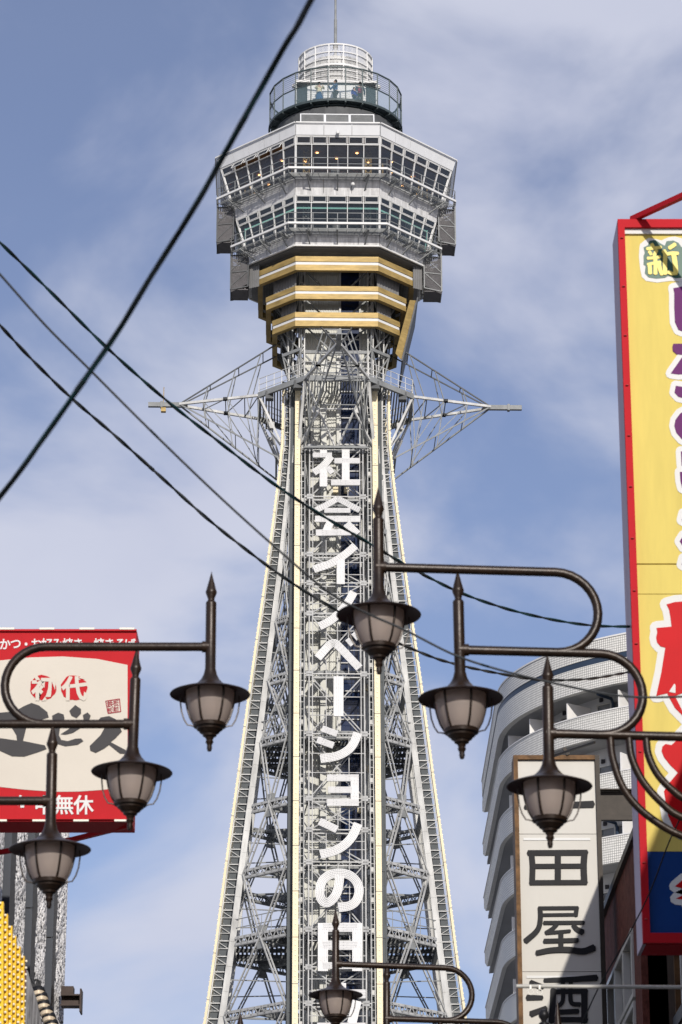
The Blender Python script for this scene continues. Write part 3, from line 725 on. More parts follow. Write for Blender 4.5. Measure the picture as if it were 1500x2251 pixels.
for strokes in CHARS:
    base = MB(); tubes = MB(); clip = MB()
    for i, (zf, pts, w) in enumerate(strokes):
        kk = K4 if zf is Z4 else K1
        pp = [zf(*p) for p in pts]
        if len(pp) > 2: pp = [tuple(v) for v in smooth_path([Vector((x, y)) for x, y in pp], 6)]
        P = [tp(x, y, None, .10) for x, y in pp]; W = w * kk * .0262
        ribbon(base, P, W, .10 + .006 * i, FN)
        for j in range(5):
            off = (j - 2) * W * .185; q = []
            for n_, p in enumerate(P):
                d = (P[min(n_ + 1, len(P) - 1)] - P[max(n_ - 1, 0)]).normalized(); q.append(p + d.cross(FN).normalized() * off + FN * (.106 + .006 * i))
            for a, c in zip(q, q[1:]): tubes.beam(a, c, .022, .012, FN)
            acc = 0
            for a, c in zip(q, q[1:]):
                L_ = (c - a).length; m_ = max(1, int(L_ / .9))
                for t in range(m_): clip.box(lerp(a, c, (t + .5 + .25 * (j % 2)) / (m_ + .5)) + FN * .006, (.02, .012, .04))
    ch = base.build('character', 'letter_white', sign); tubes.build('neon_tubing', 'neon_tube', ch); tag(clip.build('tube_clips', 'tower_grey', ch), kind='stuff')
zc_px = (981, 1091, 1218, 1281, 1348, 1481, 1613, 1755, 1824, 1895, 2043, 2126, 2206, 2300, 2420)
zcs = [tp(745, y, None, -.1).z for y in zc_px]
def FP(x, z, off=-.12): return Vector((x, -AZ(z) - off, z)) if False else Vector((x, -(AZ(z) + off), z))
for i, (z0, z1) in enumerate(zip(zcs, zcs[1:])):
    b = MB(); h = 1.62; rnd = random.Random(i)
    for z, o in ((z0, -.15), (z0 - .18, -.3)): b.beam(FP(-1.9, z, o), FP(1.9, z, o), .06)
    b.build('sign_rail', 'tower_white', sign)
    b = MB()
    for s in (-1, 1):
        b.beam(FP(s * h, z0, -.2), FP(s * h, z1, -.2), .07); b.beam(FP(s * 1.42, z0, -.16), FP(s * 1.42, z1, -.16), .05)
    for x in (-.62, .05, .7):
        if rnd.random() < .75: b.beam(FP(x, z0, -.2), FP(x, z1, -.2), .045)
    for t in (.33, .66):
        z = lerp(z0, z1, t + rnd.uniform(-.06, .06)); b.beam(FP(-h, z, -.2), FP(h, z, -.2), .045)
    b.build('sign_lattice', 'tower_lattice', sign)
    b = MB(); zm = (z0 + z1) / 2
    if z0 - z1 > 2.2:
        pairs = ((-h, z0, 0, zm), (h, z0, 0, zm), (-h, z1, 0, zm), (h, z1, 0, zm))
    else: pairs = ((-h, z0, h, z1), (h, z0, -h, z1))
    for x0, za, x1, zb in pairs:
        b.beam(FP(x0, za, -.3), FP(x1, zb, -.3), .07); b.beam(FP(x0, za - .12, -.75), FP(x1, zb - .12, -.75), .06)
    for s in (-1, 1):
        b.beam(FP(s * h, z0, -.2), Vector((s * 1.9, SY - .05, z0 - .2)), .07); b.beam(FP(s * h, z1, -.2), Vector((s * 1.9, SY - .1, z0 - .4)), .05)
        b.box(FP(s * h, z0, -.15), (.34, .06, .3)); b.beam(FP(s * 1.9, z0, -.15), FP(s * 1.9, z1, -.15), .05)
    b.build('sign_brace', 'tower_mid', sign)

# ------------------------------------------------------------------ people on the open deck
mat('skin', (0.50, 0.32, 0.24), 0.6); mat('hair_black', (0.015, 0.013, 0.012), 0.5)
for nm, c in (('cloth_blue', (.03, .10, .24)), ('cloth_navy', (.02, .03, .06)), ('cloth_cream', (.65, .60, .42)), ('cloth_dark', (.03, .03, .035)), ('cloth_red', (.30, .02, .06)), ('cloth_royal', (.02, .05, .35))): mat(nm, c, .8)
def skinned(name, pts, edges, m, parent, lv=1):
    me = bpy.data.meshes.new(name); me.from_pydata([p[:3] for p in pts], edges, []); o = bpy.data.objects.new(name, me); col.objects.link(o); o.parent = parent
    o.modifiers.new('s', 'SKIN'); 
    for i, p in enumerate(pts): me.skin_vertices[0].data[i].radius = (p[3], p[4] if len(p) > 4 else p[3])
    me.skin_vertices[0].data[0].use_root = True
    sb = o.modifiers.new('d', 'SUBSURF'); sb.levels = lv; sb.render_levels = lv; me.materials.append(MATS[m]); return o
def person(x, y, z, h, rz, top, legs, label, hands_up=False, bag=None, skirt=False):
    w = Matrix.Rotation(TROT, 4, 'Z') @ Vector((x, y, z)); k = h / 1.7
    t = thing('person', label, 'person', (w.x + TX, w.y + TD, w.z), rz, 'people on the open deck'); t.scale = (k, k, k)
    hand = [(-.12, -.42, 1.42), (.12, -.42, 1.42)] if hands_up else [(-.30, -.10, .80), (.30, -.10, .80)]
    elb = [(-.30, -.20, 1.15), (.30, -.20, 1.15)] if hands_up else [(-.29, .02, 1.08), (.29, .02, 1.08)]
    pts = [(0, 0, .92, .15, .10), (0, 0, 1.15, .14, .095), (0, 0, 1.38, .17, .10), (0, 0, 1.48, .055), (0, -.01, 1.57, .085, .09), (0, -.01, 1.66, .075),
           (-.20, 0, 1.40, .06), (*elb[0], .045), (*hand[0], .032), (.20, 0, 1.40, .06), (*elb[1], .045), (*hand[1], .032),
           (-.10, 0, .85, .09), (-.11, -.02, .48, .06), (-.11, 0, .08, .04), (-.11, -.14, .03, .035), (.10, 0, .85, .09), (.11, -.02, .48, .06), (.11, 0, .08, .04), (.11, -.14, .03, .035)]
    ed = [(0, 1), (1, 2), (2, 3), (3, 4), (4, 5), (2, 6), (6, 7), (7, 8), (2, 9), (9, 10), (10, 11), (0, 12), (12, 13), (13, 14), (14, 15), (0, 16), (16, 17), (17, 18), (18, 19)]
    skinned('body', pts, ed, 'skin', t)
    skinned('jacket', [(0, 0, .84, .19, .14), (0, 0, 1.12, .18, .13), (0, 0, 1.38, .20, .13), (-.21, 0, 1.40, .08), (*elb[0], .065), (*lerp(Vector(elb[0]), Vector(hand[0]), .75), .05), (.21, 0, 1.40, .08), (*elb[1], .065), (*lerp(Vector(elb[1]), Vector(hand[1]), .75), .05)],
            [(0, 1), (1, 2), (2, 3), (3, 4), (4, 5), (2, 6), (6, 7), (7, 8)], top, t)
    if skirt: MB().lathe([(.15, .98), (.22, .70), (.29, .35), (.27, .35), (.14, .96)], 14).build('skirt', legs, t, True)
    else: skinned('trousers', [(0, 0, .92, .17, .12), (-.10, 0, .84, .105), (-.11, -.02, .48, .078), (-.11, 0, .12, .065), (.10, 0, .84, .105), (.11, -.02, .48, .078), (.11, 0, .12, .065)], [(0, 1), (1, 2), (2, 3), (0, 4), (4, 5), (5, 6)], legs, t)
    MB().lathe([(0, 1.775), (.06, 1.765), (.105, 1.71), (.115, 1.63), (.10, 1.55), (.08, 1.53)], 12, (0, .02, 0), R(-35), R(215), False).build('hair', 'hair_black', t, True)
    b = MB(); b.box((0, -.105, 1.60), (.025, .03, .04)); b.build('nose', 'skin', t)
    b = MB(); b.box((-.035, -.095, 1.635), (.025, .02, .015)); b.box((.035, -.095, 1.635), (.025, .02, .015)); b.build('eyes', 'hair_black', t)
    if bag: MB().box((.02, .17, 1.02), (.30, .14, .32)).build('bag', bag, t)
    return t
DZ = ZD0 + .05
person(-1.10, -3.35, DZ, 1.62, R(10), 'cloth_cream', 'cloth_blue', 'person in a pale top and long blue skirt with hands raised on the open deck', True, None, True)
person(-.08, -3.45, DZ, 1.74, R(-60), 'cloth_blue', 'cloth_dark', 'person in a dark blue top and dark trousers turned sideways on the open deck', True)
person(1.12, -3.50, DZ, 1.22, R(40), 'cloth_royal', 'cloth_navy', 'small child in bright blue beside the adult with the red bag on the deck')
person(1.50, -3.30, DZ, 1.66, R(190), 'cloth_navy', 'cloth_dark', 'person in a navy jacket carrying a dark red bag on the open deck', False, 'cloth_red')

# ------------------------------------------------------------------ street lamps
B = 0.472
mat('lamp_glass_m', (0.5, 0.4, 0.35))
m = bpy.data.materials.new('lamp_pane'); m.use_nodes = True; b_ = m.node_tree.nodes['Principled BSDF']
b_.inputs['Base Color'].default_value = (.62, .53, .48, 1); b_.inputs['Roughness'].default_value = .35; b_.inputs['Transmission Weight'].default_value = .35; b_.inputs['Subsurface Weight'].default_value = 0.0
tr_ = m.node_tree.nodes.new('ShaderNodeBsdfTranslucent'); tr_.inputs[0].default_value = (.75, .6, .52, 1)
mxs = m.node_tree.nodes.new('ShaderNodeMixShader'); mxs.inputs[0].default_value = .42
m.node_tree.links.new(b_.outputs[0], mxs.inputs[1]); m.node_tree.links.new(tr_.outputs[0], mxs.inputs[2]); m.node_tree.links.new(mxs.outputs[0], m.node_tree.nodes['Material Output'].inputs[0])
MATS['lamp_pane'] = m
def make_lantern():
    """stem with spike as the part; brim, panes, ribs, base, guard rods as its sub-parts. Origin at the brim's centre."""
    r = .066 * B
    U = lambda z: (.30 + (z - .30) * 1.06) * B
    st = MB(); st.lathe([(0, U(1.52)), (.004 * B, U(1.50)), (.062 * B, U(1.285)), (.070 * B, U(1.265)), (.070 * B, U(1.245)), (.042 * B, U(1.175)), (.042 * B, U(1.15)), (.060 * B, U(1.135)), (.067 * B, U(1.12)), (r, U(1.10)), (r, .30 * B), (.072 * B, .29 * B), (.075 * B, .26 * B)], 20)
    stem = st.build('lantern', 'lamp_brown', None, True)
    MB().lathe([(.070 * B, .30 * B), (.085 * B, .235 * B), (.115 * B, .175 * B), (.165 * B, .12 * B), (.225 * B, .085 * B), (.30 * B, .060 * B), (.42 * B, .020 * B), (.490 * B, -.006 * B), (.500 * B, -.018 * B), (.495 * B, -.026 * B)], 48).build('brim', 'lamp_brown', stem, True)
    MB().lathe([(.495 * B, -.0262 * B), (.47 * B, -.018 * B), (.35 * B, .008 * B), (.25 * B, .030 * B), (.10 * B, .045 * B)], 48).build('brim_underside', 'brim_under', stem, True)
    prof = [(.300, .02), (.298, -.05), (.288, -.13), (.268, -.22), (.236, -.32), (.190, -.40)]
    for i in range(6):
        a0 = 2 * math.pi * i / 6
        MB().lathe([(p * B, z * B) for p, z in prof], 8, (0, 0, 0), a0 + .03, a0 + math.pi / 3 - .03, False).build('pane', 'lamp_pane', stem, True)
        b = MB(); b.tube([Vector(((p + .006) * B * math.cos(a0), (p + .006) * B * math.sin(a0), z * B)) for p, z in prof], .014 * B, 6); b.build('rib', 'lamp_brown', stem, True)
        am = a0 + math.pi / 6
    for a in (R(2), R(178)):
        b = MB(); g = [(.36, -.03), (.365, -.12), (.350, -.24), (.318, -.34), (.275, -.41), (.235, -.415), (.19, -.43)]
        b.tube([Vector((p * B * math.cos(a), p * B * math.sin(a), z * B)) for p, z in g], .0095 * B, 6); b.build('guard_rod', 'lamp_brown', stem, True)
    MB().lathe([(.195 * B, -.385 * B), (.205 * B, -.40 * B), (.20 * B, -.435 * B), (.165 * B, -.445 * B), (.16 * B, -.47 * B), (.135 * B, -.485 * B), (.12 * B, -.51 * B), (.09 * B, -.525 * B), (.085 * B, -.55 * B), (.055 * B, -.565 * B), (.040 * B, -.60 * B), (.050 * B, -.625 * B), (.034 * B, -.655 * B), (.030 * B, -.67 * B), (.034 * B, -.70 * B), (.024 * B, -.74 * B), (0, -.75 * B)], 24).build('base_cap', 'lamp_brown', stem, True)
    MB().lathe([(0, -.30 * B), (.06 * B, -.28 * B), (.09 * B, -.15 * B), (.06 * B, -.02 * B), (0, 0)], 12).build('bulb', 'bulb', stem, True)
    return stem
LANT = [None]
def lantern_at(parent, p):
    if LANT[0] is None: o = LANT[0] = make_lantern(); o.parent = parent
    else: o = copy_tree(LANT[0], parent)
    rl_ = random.Random(int(p[0] * 977 + p[2] * 131)); o.rotation_euler = (R(rl_.uniform(-.8, .8)), R(rl_.uniform(-.8, .8)), R(rl_.uniform(-9, 9)))
    o.location = Vector(p) - parent.location; return o
def arm_path(x0, x1, z, zb, sgn, P):        # straight arm from x0, half-round end at x1, back to the arm below at zb
    r = (z - zb) / 2; pts = [P(x0, z), P(lerp(x0, x1 - sgn * r, .5), z), P(x1 - sgn * r, z)]
    for i in range(1, 17): a = math.pi * i / 16; pts.append(P(x1 - sgn * r + sgn * r * math.sin(a), (z + zb) / 2 + r * math.cos(a)))
    return pts
def street_lamp(label, Y, brims, arms, pole, yaw, sgn, braces=()):
    """brims: lantern brim centres in the photograph; arms: heights; yaw leans the plane of the arms away from square-on"""
    p0 = at(*brims[0], Y); k = math.tan(yaw)
    def W(px, py):                           # pixel -> point of the (turned) vertical plane of this lamp
        d = ray(px, py); t = (Y - k * p0.x) / (d.y - k * d.x); return CAM + d * t
    base = W(*pole); root = thing('street_lamp', label, 'street lamp', (base.x, base.y, .12), 0, 'ornate brown street lamps')
    o = root.location
    def P3(x, z): return Vector((x, Y + k * (x - p0.x), z)) - o
    for b_ in brims: lantern_at(root, W(*b_))
    zs_ = []
    zs_ = [W(xa, ya).z for (xa, ya, *_r) in arms]
    for i, (xa, ya, xe, ye, yb) in enumerate(arms):
        a, e = W(xa, ya), W(xe, ye)
        b = MB(); pth = arm_path(a.x, e.x, a.z, zs_[i + 1], sgn, P3) if yb else [P3(a.x, a.z), P3(e.x, a.z)]
        b.tube(pth, .0265, 12); b.build('arm', 'lamp_brown', root, True)
        b = MB(); b.lathe([(.0, -.03), (.034, -.028), (.034, .028), (0, .03)], 14); cl = b.build('collar', 'lamp_brown', root, True, P3(a.x, a.z)); cl.rotation_euler = (0, R(90), 0)
    for br in braces:
        b = MB(); b.tube([W(*q) - o for q in smooth_path([Vector(q) for q in br], 6)] if False else [W(q[0], q[1]) - o for q in smooth_path([Vector(q) for q in br], 6)], .0215, 10); b.build('brace', 'lamp_brown', root, True)
    top = zs_[-1] + .1
    MB().lathe([(.16, 0), (.16, .25), (.10, .32), (.075, .6), (.06, 1.0), (.055, top), (.07, top + .02), (.05, top + .12), (0, top + .45)], 20).build('pole', 'lamp_brown', root, True)
    return root
street_lamp('street lamp with three lanterns stepping down to the right before the red and yellow sign', 15.6, [(833, 1349), (1013, 1533), (1208, 1726)],
            [(838, 1247, 1312, 1247, 1424), (1020, 1429, 1410, 1429, 1605), (1212, 1613, 1660, 1613, None)], (1660, 1613), R(5), 1,
            [[(1342, 1622), (1348, 1670), (1372, 1735), (1420, 1790), (1500, 1838), (1600, 1860)], [(1383, 1622), (1389, 1665), (1412, 1715), (1452, 1762), (1500, 1797), (1600, 1825)], [(1421, 1622), (1426, 1660), (1446, 1702), (1480, 1738), (1515, 1760), (1600, 1785)]])
street_lamp('street lamp with three lanterns stepping down to the left before the restaurant sign', 16.6, [(462, 1524), (290, 1695), (110, 1865)],
            [(455, 1422, 14, 1422, 1590), (283, 1592, -150, 1592, 1760), (105, 1761, -330, 1761, None)], (-330, 1761), 0.0, -1)
street_lamp('street lamp low before the foot of the tower, arm curling to the right', 25.4, [(738, 2186), (850, 2302), (970, 2420)],
            [(745, 2120, 1037, 2120, 2233), (855, 2240, 1150, 2240, 2355), (975, 2360, 1230, 2360, None)], (1230, 2360), R(10), 1)
street_lamp('farthest street lamp, only a spike showing left of the tower foot', 26.5, [(527, 2408), (425, 2512)], [(522, 2342, 250, 2342, 2452), (420, 2452, 150, 2452, None)], (150, 2452), 0.0, -1)

# ------------------------------------------------------------------ overhead wires
def wire(label, pts, Y0, Y1, r, m, strands=1, twist=.35, group=None):
    pts = smooth_path([Vector(p) for p in pts], 14); n = len(pts); P = [at(p.x, p.y, lerp(Y0, Y1, i / (n - 1))) for i, p in enumerate(pts)]
    # resample finely for the twisted strands
    root = thing('overhead_wire', label, 'wire', P[0], 0, 'overhead wires')
    o = P[0]
    for f_ in (.27, .71):
        i_ = int(f_ * (n - 2)); a_, c_ = P[i_] - o, P[i_ + 1] - o; d_ = (c_ - a_).normalized(); MB().tube([a_, a_ + d_ * .05], r * 1.12, 8).build('splice', 'wire_black', root, True)
    if strands == 1: MB().tube([p - o for p in P], r, 8).build('cable', m if isinstance(m, str) else m[0], root, True)
    else:
        Q = [P[0]]; 
        for a, c in zip(P, P[1:]):
            k = max(1, int((c - a).length / (twist / 7)))
            Q += [lerp(a, c, j / k) for j in range(1, k + 1)]
        s = 0; acc = [0]
        for a, c in zip(Q, Q[1:]): s += (c - a).length; acc.append(s)
        for st in range(strands):
            path = []
            for i, q in enumerate(Q):
                d = (Q[min(i + 1, len(Q) - 1)] - Q[max(i - 1, 0)]).normalized(); x = d.cross(Vector((0, 1, 0))).normalized(); y = d.cross(x)
                a = 2 * math.pi * (acc[i] / twist + st / strands); path.append(q - o + (x * math.cos(a) + y * math.sin(a)) * r * .5)
            MB().tube(path, r * .66, 6).build('strand', m[st % len(m)], root, True)
wire('thick black cable rising steeply past the left side of the lookout to the top edge', [(-40, 1150), (0, 1092), (70, 1000), (150, 885), (235, 765), (310, 645), (390, 515), (455, 410), (500, 325), (560, 220), (620, 110), (660, 45), (700, -30)], 9.0, 7.0, .0088, ('wire_black', 'wire_black', 'wire_green'), 3, 1.1)
wire('dark green twisted wire sagging from upper left to the red sign frame', [(-40, 500), (0, 533), (110, 640), (233, 762), (360, 875), (480, 970), (600, 1062), (700, 1128), (808, 1192), (880, 1235), (940, 1268), (1030, 1310), (1150, 1348), (1290, 1374), (1420, 1378)], 19, 25.3, .0125, ('wire_black', 'wire_green'), 2, .55)
wire('thin grey wire, middle one of the three descending from the left edge', [(-40, 560), (0, 603), (100, 715), (195, 810), (330, 945), (470, 1080), (600, 1198), (720, 1300), (800, 1345), (890, 1385), (1000, 1440), (1100, 1473), (1210, 1500), (1330, 1525), (1420, 1533), (1560, 1530)], 12.5, 14.8, .0058, 'wire_grey')
wire('black twisted cable, lowest of the three descending from the left edge', [(-40, 670), (0, 715), (70, 790), (155, 873), (250, 955), (350, 1045), (450, 1135), (550, 1215), (640, 1280), (745, 1345), (830, 1395), (890, 1420), (960, 1448), (1030, 1467), (1110, 1483), (1190, 1495), (1290, 1493), (1360, 1482), (1402, 1474)], 17.5, 25.3, .0115, ('wire_black', 'wire_grey'), 2, .50)
wire('thin dark line running down across the red and yellow sign to the street corner', [(1640, 1480), (1500, 1790), (1470, 1855), (1430, 1960), (1380, 2060), (1320, 2165), (1270, 2270), (1220, 2360)], 22.0, 24.4, .0055, 'wire_black')
# ------------------------------------------------------------------ flat print on signs
def sub(mb, name, m, parent, smooth=False, tri=True):
    return mb.build(name, m, parent, smooth, (-parent.location if parent.type == 'EMPTY' else None), tri)
def poly(name, pts, Y, m, parent, th=.004):
    return sub(MB().slab([at(x, y, Y) for x, y in pts], (0, 1, 0), th), name, m, parent)
def stroke_poly(b, pts, w, Y, th=.02, taper=(1, 1), n=6):
    pts = [Vector(p) for p in pts]
    if len(pts) > 2: pts = smooth_path(pts, n)
    k = len(pts); L_, R_ = [], []
    for i, p in enumerate(pts):
        d = (pts[min(i + 1, k - 1)] - pts[max(i - 1, 0)]).normalized(); x = Vector((-d.y, d.x)); ww = w / 2 * lerp(taper[0], taper[1], i / (k - 1))
        L_.append(p + x * ww); R_.append(p - x * ww)
    d0 = (pts[0] - pts[1]).normalized(); d1 = (pts[-1] - pts[-2]).normalized()
    out = L_ + [pts[-1] + d1 * w * .22 * taper[1]] + R_[::-1] + [pts[0] + d0 * w * .22 * taper[0]]
    b.slab([at(p.x, p.y, Y) for p in out], (0, 1, 0), th)
_tc = {}
def glyphs(name, body, px, py, size, Y, m, parent, bold=0.0, sx=1.0, step=None, rot=0.0, th=.004, vert=False):
    """text in the built-in font laid on the plane Y; px, py = middle of the first character, size and step in pixels"""
    cu = bpy.data.curves.new('t', 'FONT'); b = MB()
    for i, chh in enumerate(body):
        key = (chh, bold)
        if key not in _tc:
            c2 = bpy.data.curves.new('t', 'FONT'); c2.body = chh; c2.offset = bold; c2.size = 1.0; c2.resolution_u = 3
            o = bpy.data.objects.new('t', c2); col.objects.link(o); dg = bpy.context.evaluated_depsgraph_get(); dg.update()
            me = bpy.data.meshes.new_from_object(o.evaluated_get(dg)); vs = [v.co.copy() for v in me.vertices]; fs = [tuple(p.vertices) for p in me.polygons]
            bpy.data.objects.remove(o)
            xs = [v.x for v in vs]; ys = [v.y for v in vs]; cx = (min(xs) + max(xs)) / 2; cy = (min(ys) + max(ys)) / 2; hgt = .92
            _tc[key] = ([Vector(((v.x - cx) / hgt, (v.y - cy) / hgt)) for v in vs], fs)
        vs, fs = _tc[key]; st = step or size
        ox, oy = (px, py + i * st) if vert else (px + i * st, py)
        ca, sa = math.cos(rot), math.sin(rot)
        b.add([at(ox + (v.x * ca - v.y * sa) * size * sx, oy - (v.x * sa + v.y * ca) * size, Y) for v in vs], fs)
    bpy.data.curves.remove(cu)
    return sub(b, name, m, parent, False, False)
def box2(name, x0, x1, y0, y1, z0, z1, m, parent):
    return sub(MB().box(((x0 + x1) / 2, (y0 + y1) / 2, (z0 + z1) / 2), (x1 - x0, y1 - y0, z1 - z0)), name, m, parent)

# ---- red framed yellow sign at the right
mat('sign_red', (0.46, 0.010, 0.02), 0.55, 0, 0.06, 3, dark=(.42, .012, .018), spec=0.07); mat('sign_side', (0.50, 0.42, 0.50), 0.5, 0, 0.12, 2, stretch=(1, 1, .2), spec=0.07); mat('print_yellow', (0.67, 0.54, 0.14), 0.5, 0, 0.07, 1.6, stretch=(2.5, 1, .35), spec=0.07)
mat('print_white', (0.68, 0.68, 0.66), 0.5, 0, 0.02, 2, spec=0.07); mat('print_purple', (0.13, 0.025, 0.13), 0.5, 0, 0.06, 2, spec=0.07); mat('print_green', (0.05, 0.12, 0.09), 0.3, 0, 0.03, 2, spec=0.07)
mat('print_red', (0.52, 0.004, 0.008), 0.45, 0, 0.06, 1.5, spec=0.07); mat('print_blue', (0.006, 0.045, 0.20), 0.3, 0, 0.05, 2, spec=0.07); mat('print_lemon', (0.80, 0.66, 0.16), 0.3, 0, 0.03, 2, spec=0.07)
mat('alu_bolt', (0.40, 0.05, 0.05), 0.5); YS = 25.0; tl = at(1355.5, 481, YS); bl = at(1418, 2073, YS)
X0, X1, ZB, ZT = (tl.x + bl.x) / 2, 4.15, bl.z, tl.z
red = thing('shop_sign', 'tall red framed yellow sign with purple and red lettering at the right edge', 'sign', (X0, YS + .3, ZB))
fwid = at(1371, 500, YS).x - tl.x; ftop = tl.z - at(1371, 499, YS).z; fbot = at(1436, 2051, YS).z - bl.z
box2('side_wall', X0, X0 + .03, YS + .06, YS + .55, ZB, ZT, 'sign_side', red)
box2('back_board', X0 + .03, X1, YS + .1, YS + .55, ZB + .003, ZT - .003, 'sign_red', red)
for nm, a in (('l', (X0, X0 + fwid, ZB, ZT)), ('r', (X1 - fwid, X1, ZB, ZT)), ('t', (X0 + fwid, X1 - fwid, ZT - ftop, ZT)), ('b', (X0 + fwid, X1 - fwid, ZB, ZB + fbot))):
    box2('frame', a[0], a[1], YS, YS + .06, a[2], a[3], 'sign_red', red)
box2('frame_lip', X0 + fwid, X1 - fwid, YS + .035, YS + .07, ZT - ftop - .05, ZT - ftop + .001, 'print_white', red)
Yp = YS + .06
zj = at(1430, 1240, Yp).z; zy = at(1432, 1306, Yp).z; zb_ = at(1432, 1872, Yp).z
box2('yellow_panel', X0 + fwid, X1 - fwid, Yp, YS + .1, zj + .006, ZT - ftop - .05, 'print_yellow', red)
box2('yellow_panel', X0 + fwid, X1 - fwid, Yp, YS + .1, zy + .003, zj - .006, 'print_yellow', red)
box2('yellow_panel', X0 + fwid, X1 - fwid, Yp, YS + .1, zb_, zy - .003, 'print_yellow', red)
box2('blue_panel', X0 + fwid, X1 - fwid, Yp, YS + .1, ZB + fbot, zb_ - .003, 'print_blue', red)
def S(k, pts): return [(1380 + x / 5.358, (480, 880, 1280, 1680)[k] + y / 5.358) for x, y in pts]
blob = S(0, [(150, 300), (200, 260), (250, 228), (330, 240), (400, 258), (480, 222), (560, 212), (650, 235), (760, 225), (1000, 225), (1060, 300), (1060, 680), (1000, 740), (700, 745), (500, 735), (350, 755), (220, 735), (170, 690), (150, 600), (135, 450), (140, 350)])
poly('print_outline', blob, Yp - .004, 'print_white', red)
gr = S(0, [(190, 340), (240, 315), (260, 262), (330, 252), (400, 300), (440, 320), (460, 268), (540, 258), (600, 285), (640, 340), (700, 270), (980, 265), (1020, 320), (1020, 670), (700, 690), (570, 702), (480, 675), (440, 698), (340, 706), (250, 692), (205, 645), (215, 560), (190, 540), (192, 480), (190, 440), (205, 400)])
poly('print_outline', gr, Yp - .008, 'print_green', red)
b = MB()
for i, (pts, w_) in enumerate([([(285, 298), (305, 340)], 42), ([(228, 356), (310, 348), (400, 338)], 38), ([(255, 385), (282, 425)], 36), ([(345, 372), (312, 440)], 40), ([(235, 468), (310, 462), (388, 450)], 36), ([(236, 542), (310, 525), (392, 512)], 34), ([(328, 455), (330, 560), (330, 655)], 46), ([(262, 545), (268, 650)], 46), ([(368, 520), (385, 600), (412, 660)], 48),
                              ([(565, 300), (530, 325), (490, 350)], 46), ([(425, 375), (445, 420), (442, 540), (445, 655)], 50), ([(445, 425), (520, 408), (600, 410)], 40), ([(545, 420), (560, 520), (572, 640)], 58), ([(480, 628), (530, 648), (585, 640)], 40)]):
    stroke_poly(b, S(0, pts), w_ / 5.358, Yp - .012 - .0006 * i, .004)
sub(b, 'lettering', 'print_lemon', red)
glyphs('lettering', '世界', 1380 + 850 / 5.358, 480 + 480 / 5.358, 74, Yp - .012, 'print_lemon', red, .0, .95, 84)
PUR = [
 (0, [(540, 820), (650, 800), (900, 800), (960, 900), (800, 960), (790, 1180), (900, 1230), (1100, 1180), (1100, 1330), (900, 1390), (700, 1350), (600, 1310), (560, 1220), (552, 1050), (552, 880)]),
 (0, [(540, 1475), (1000, 1470), (1000, 1600), (780, 1620), (640, 1640), (510, 1825), (600, 1838), (900, 1820), (1000, 1700), (1100, 1700), (1100, 1590), (640, 1606), (580, 1600), (535, 1560), (530, 1510)]),
 (0, [(570, 1970), (660, 1985), (1000, 1960), (1000, 2100), (680, 2122), (600, 2100), (555, 2050)]),
 (1, [(700, 110), (620, 155), (565, 230), (552, 300), (575, 380), (640, 455), (760, 520), (1000, 520), (1000, 110)]),
 (1, [(630, 600), (950, 600), (950, 770), (640, 770)]), (1, [(618, 843), (700, 840), (1000, 840), (1000, 1060), (720, 1070), (645, 1030), (625, 950)]),
 (1, [(660, 1330), (1000, 1320), (1000, 1440), (700, 1440), (640, 1410)]), (1, [(660, 1590), (615, 1660), (660, 1730), (1000, 1740), (1000, 1590)]), (1, [(660, 1860), (1000, 1860), (1000, 1960), (690, 1960), (640, 1935)])]
def grow(pts, d):
    P = [Vector(p) for p in pts]; a = sum(P[i - 1].x * P[i].y - P[i].x * P[i - 1].y for i in range(len(P))); s = 1 if a > 0 else -1; out = []
    for i, p in enumerate(P):
        e0 = (p - P[i - 1]).normalized(); e1 = (P[(i + 1) % len(P)] - p).normalized()
        n0 = Vector((e0.y, -e0.x)) * s; n1 = Vector((e1.y, -e1.x)) * s; cr_ = (e0.x * e1.y - e0.y * e1.x) * s
        if cr_ > 0.05:                         # convex: round it
            a0 = math.atan2(n0.y, n0.x); a1 = math.atan2(n1.y, n1.x); da = (a1 - a0 + math.pi) % (2 * math.pi) - math.pi
            out += [p + Vector((math.cos(a0 + da * t / 3), math.sin(a0 + da * t / 3))) * d for t in range(4)]
        else:
            m_ = (n0 + n1); m_ = m_ / max(.6, m_.length ** 2 / 2) if m_.length > .1 else n0; out.append(p + m_ * d)
    return out
for i, (k, pts) in enumerate(PUR):
    p = S(k, pts); poly('print_outline', grow(p, 11.5), Yp - .004 - .0008 * (i % 2), 'print_white', red); poly('lettering', p, Yp - .008, 'print_purple', red)
REDP = [
 (2, [(460, 260), (560, 232), (660, 226), (1100, 226), (1100, 1300), (640, 1310), (560, 1340), (700, 1620), (560, 1480), (480, 1335), (470, 1308), (340, 1338), (400, 1060), (446, 770), (390, 755), (350, 710), (338, 655), (352, 580), (342, 538), (520, 522), (505, 400), (490, 320)]),
 (2, [(520, 1918), (450, 1905), (412, 1935), (402, 1990), (430, 2060), (500, 2150), (595, 2245), (700, 2350), (1100, 2300), (1100, 1700), (700, 1730), (560, 1880)]),
 (3, [(480, 235), (595, 100), (700, 60), (1100, 60), (1100, 800), (640, 810), (540, 740), (480, 610), (430, 320)])]
for i, (k, pts) in enumerate(REDP):
    p = S(k, pts); poly('print_outline', grow(p, 15), Yp - .004 - .0008 * i, 'print_white', red); poly('lettering', p, Yp - .009 - .0005 * i, 'print_red', red)
poly('lettering', S(2, [(490, 1290), (552, 1195), (566, 1210), (566, 1305)]), Yp - .013, 'print_white', red)
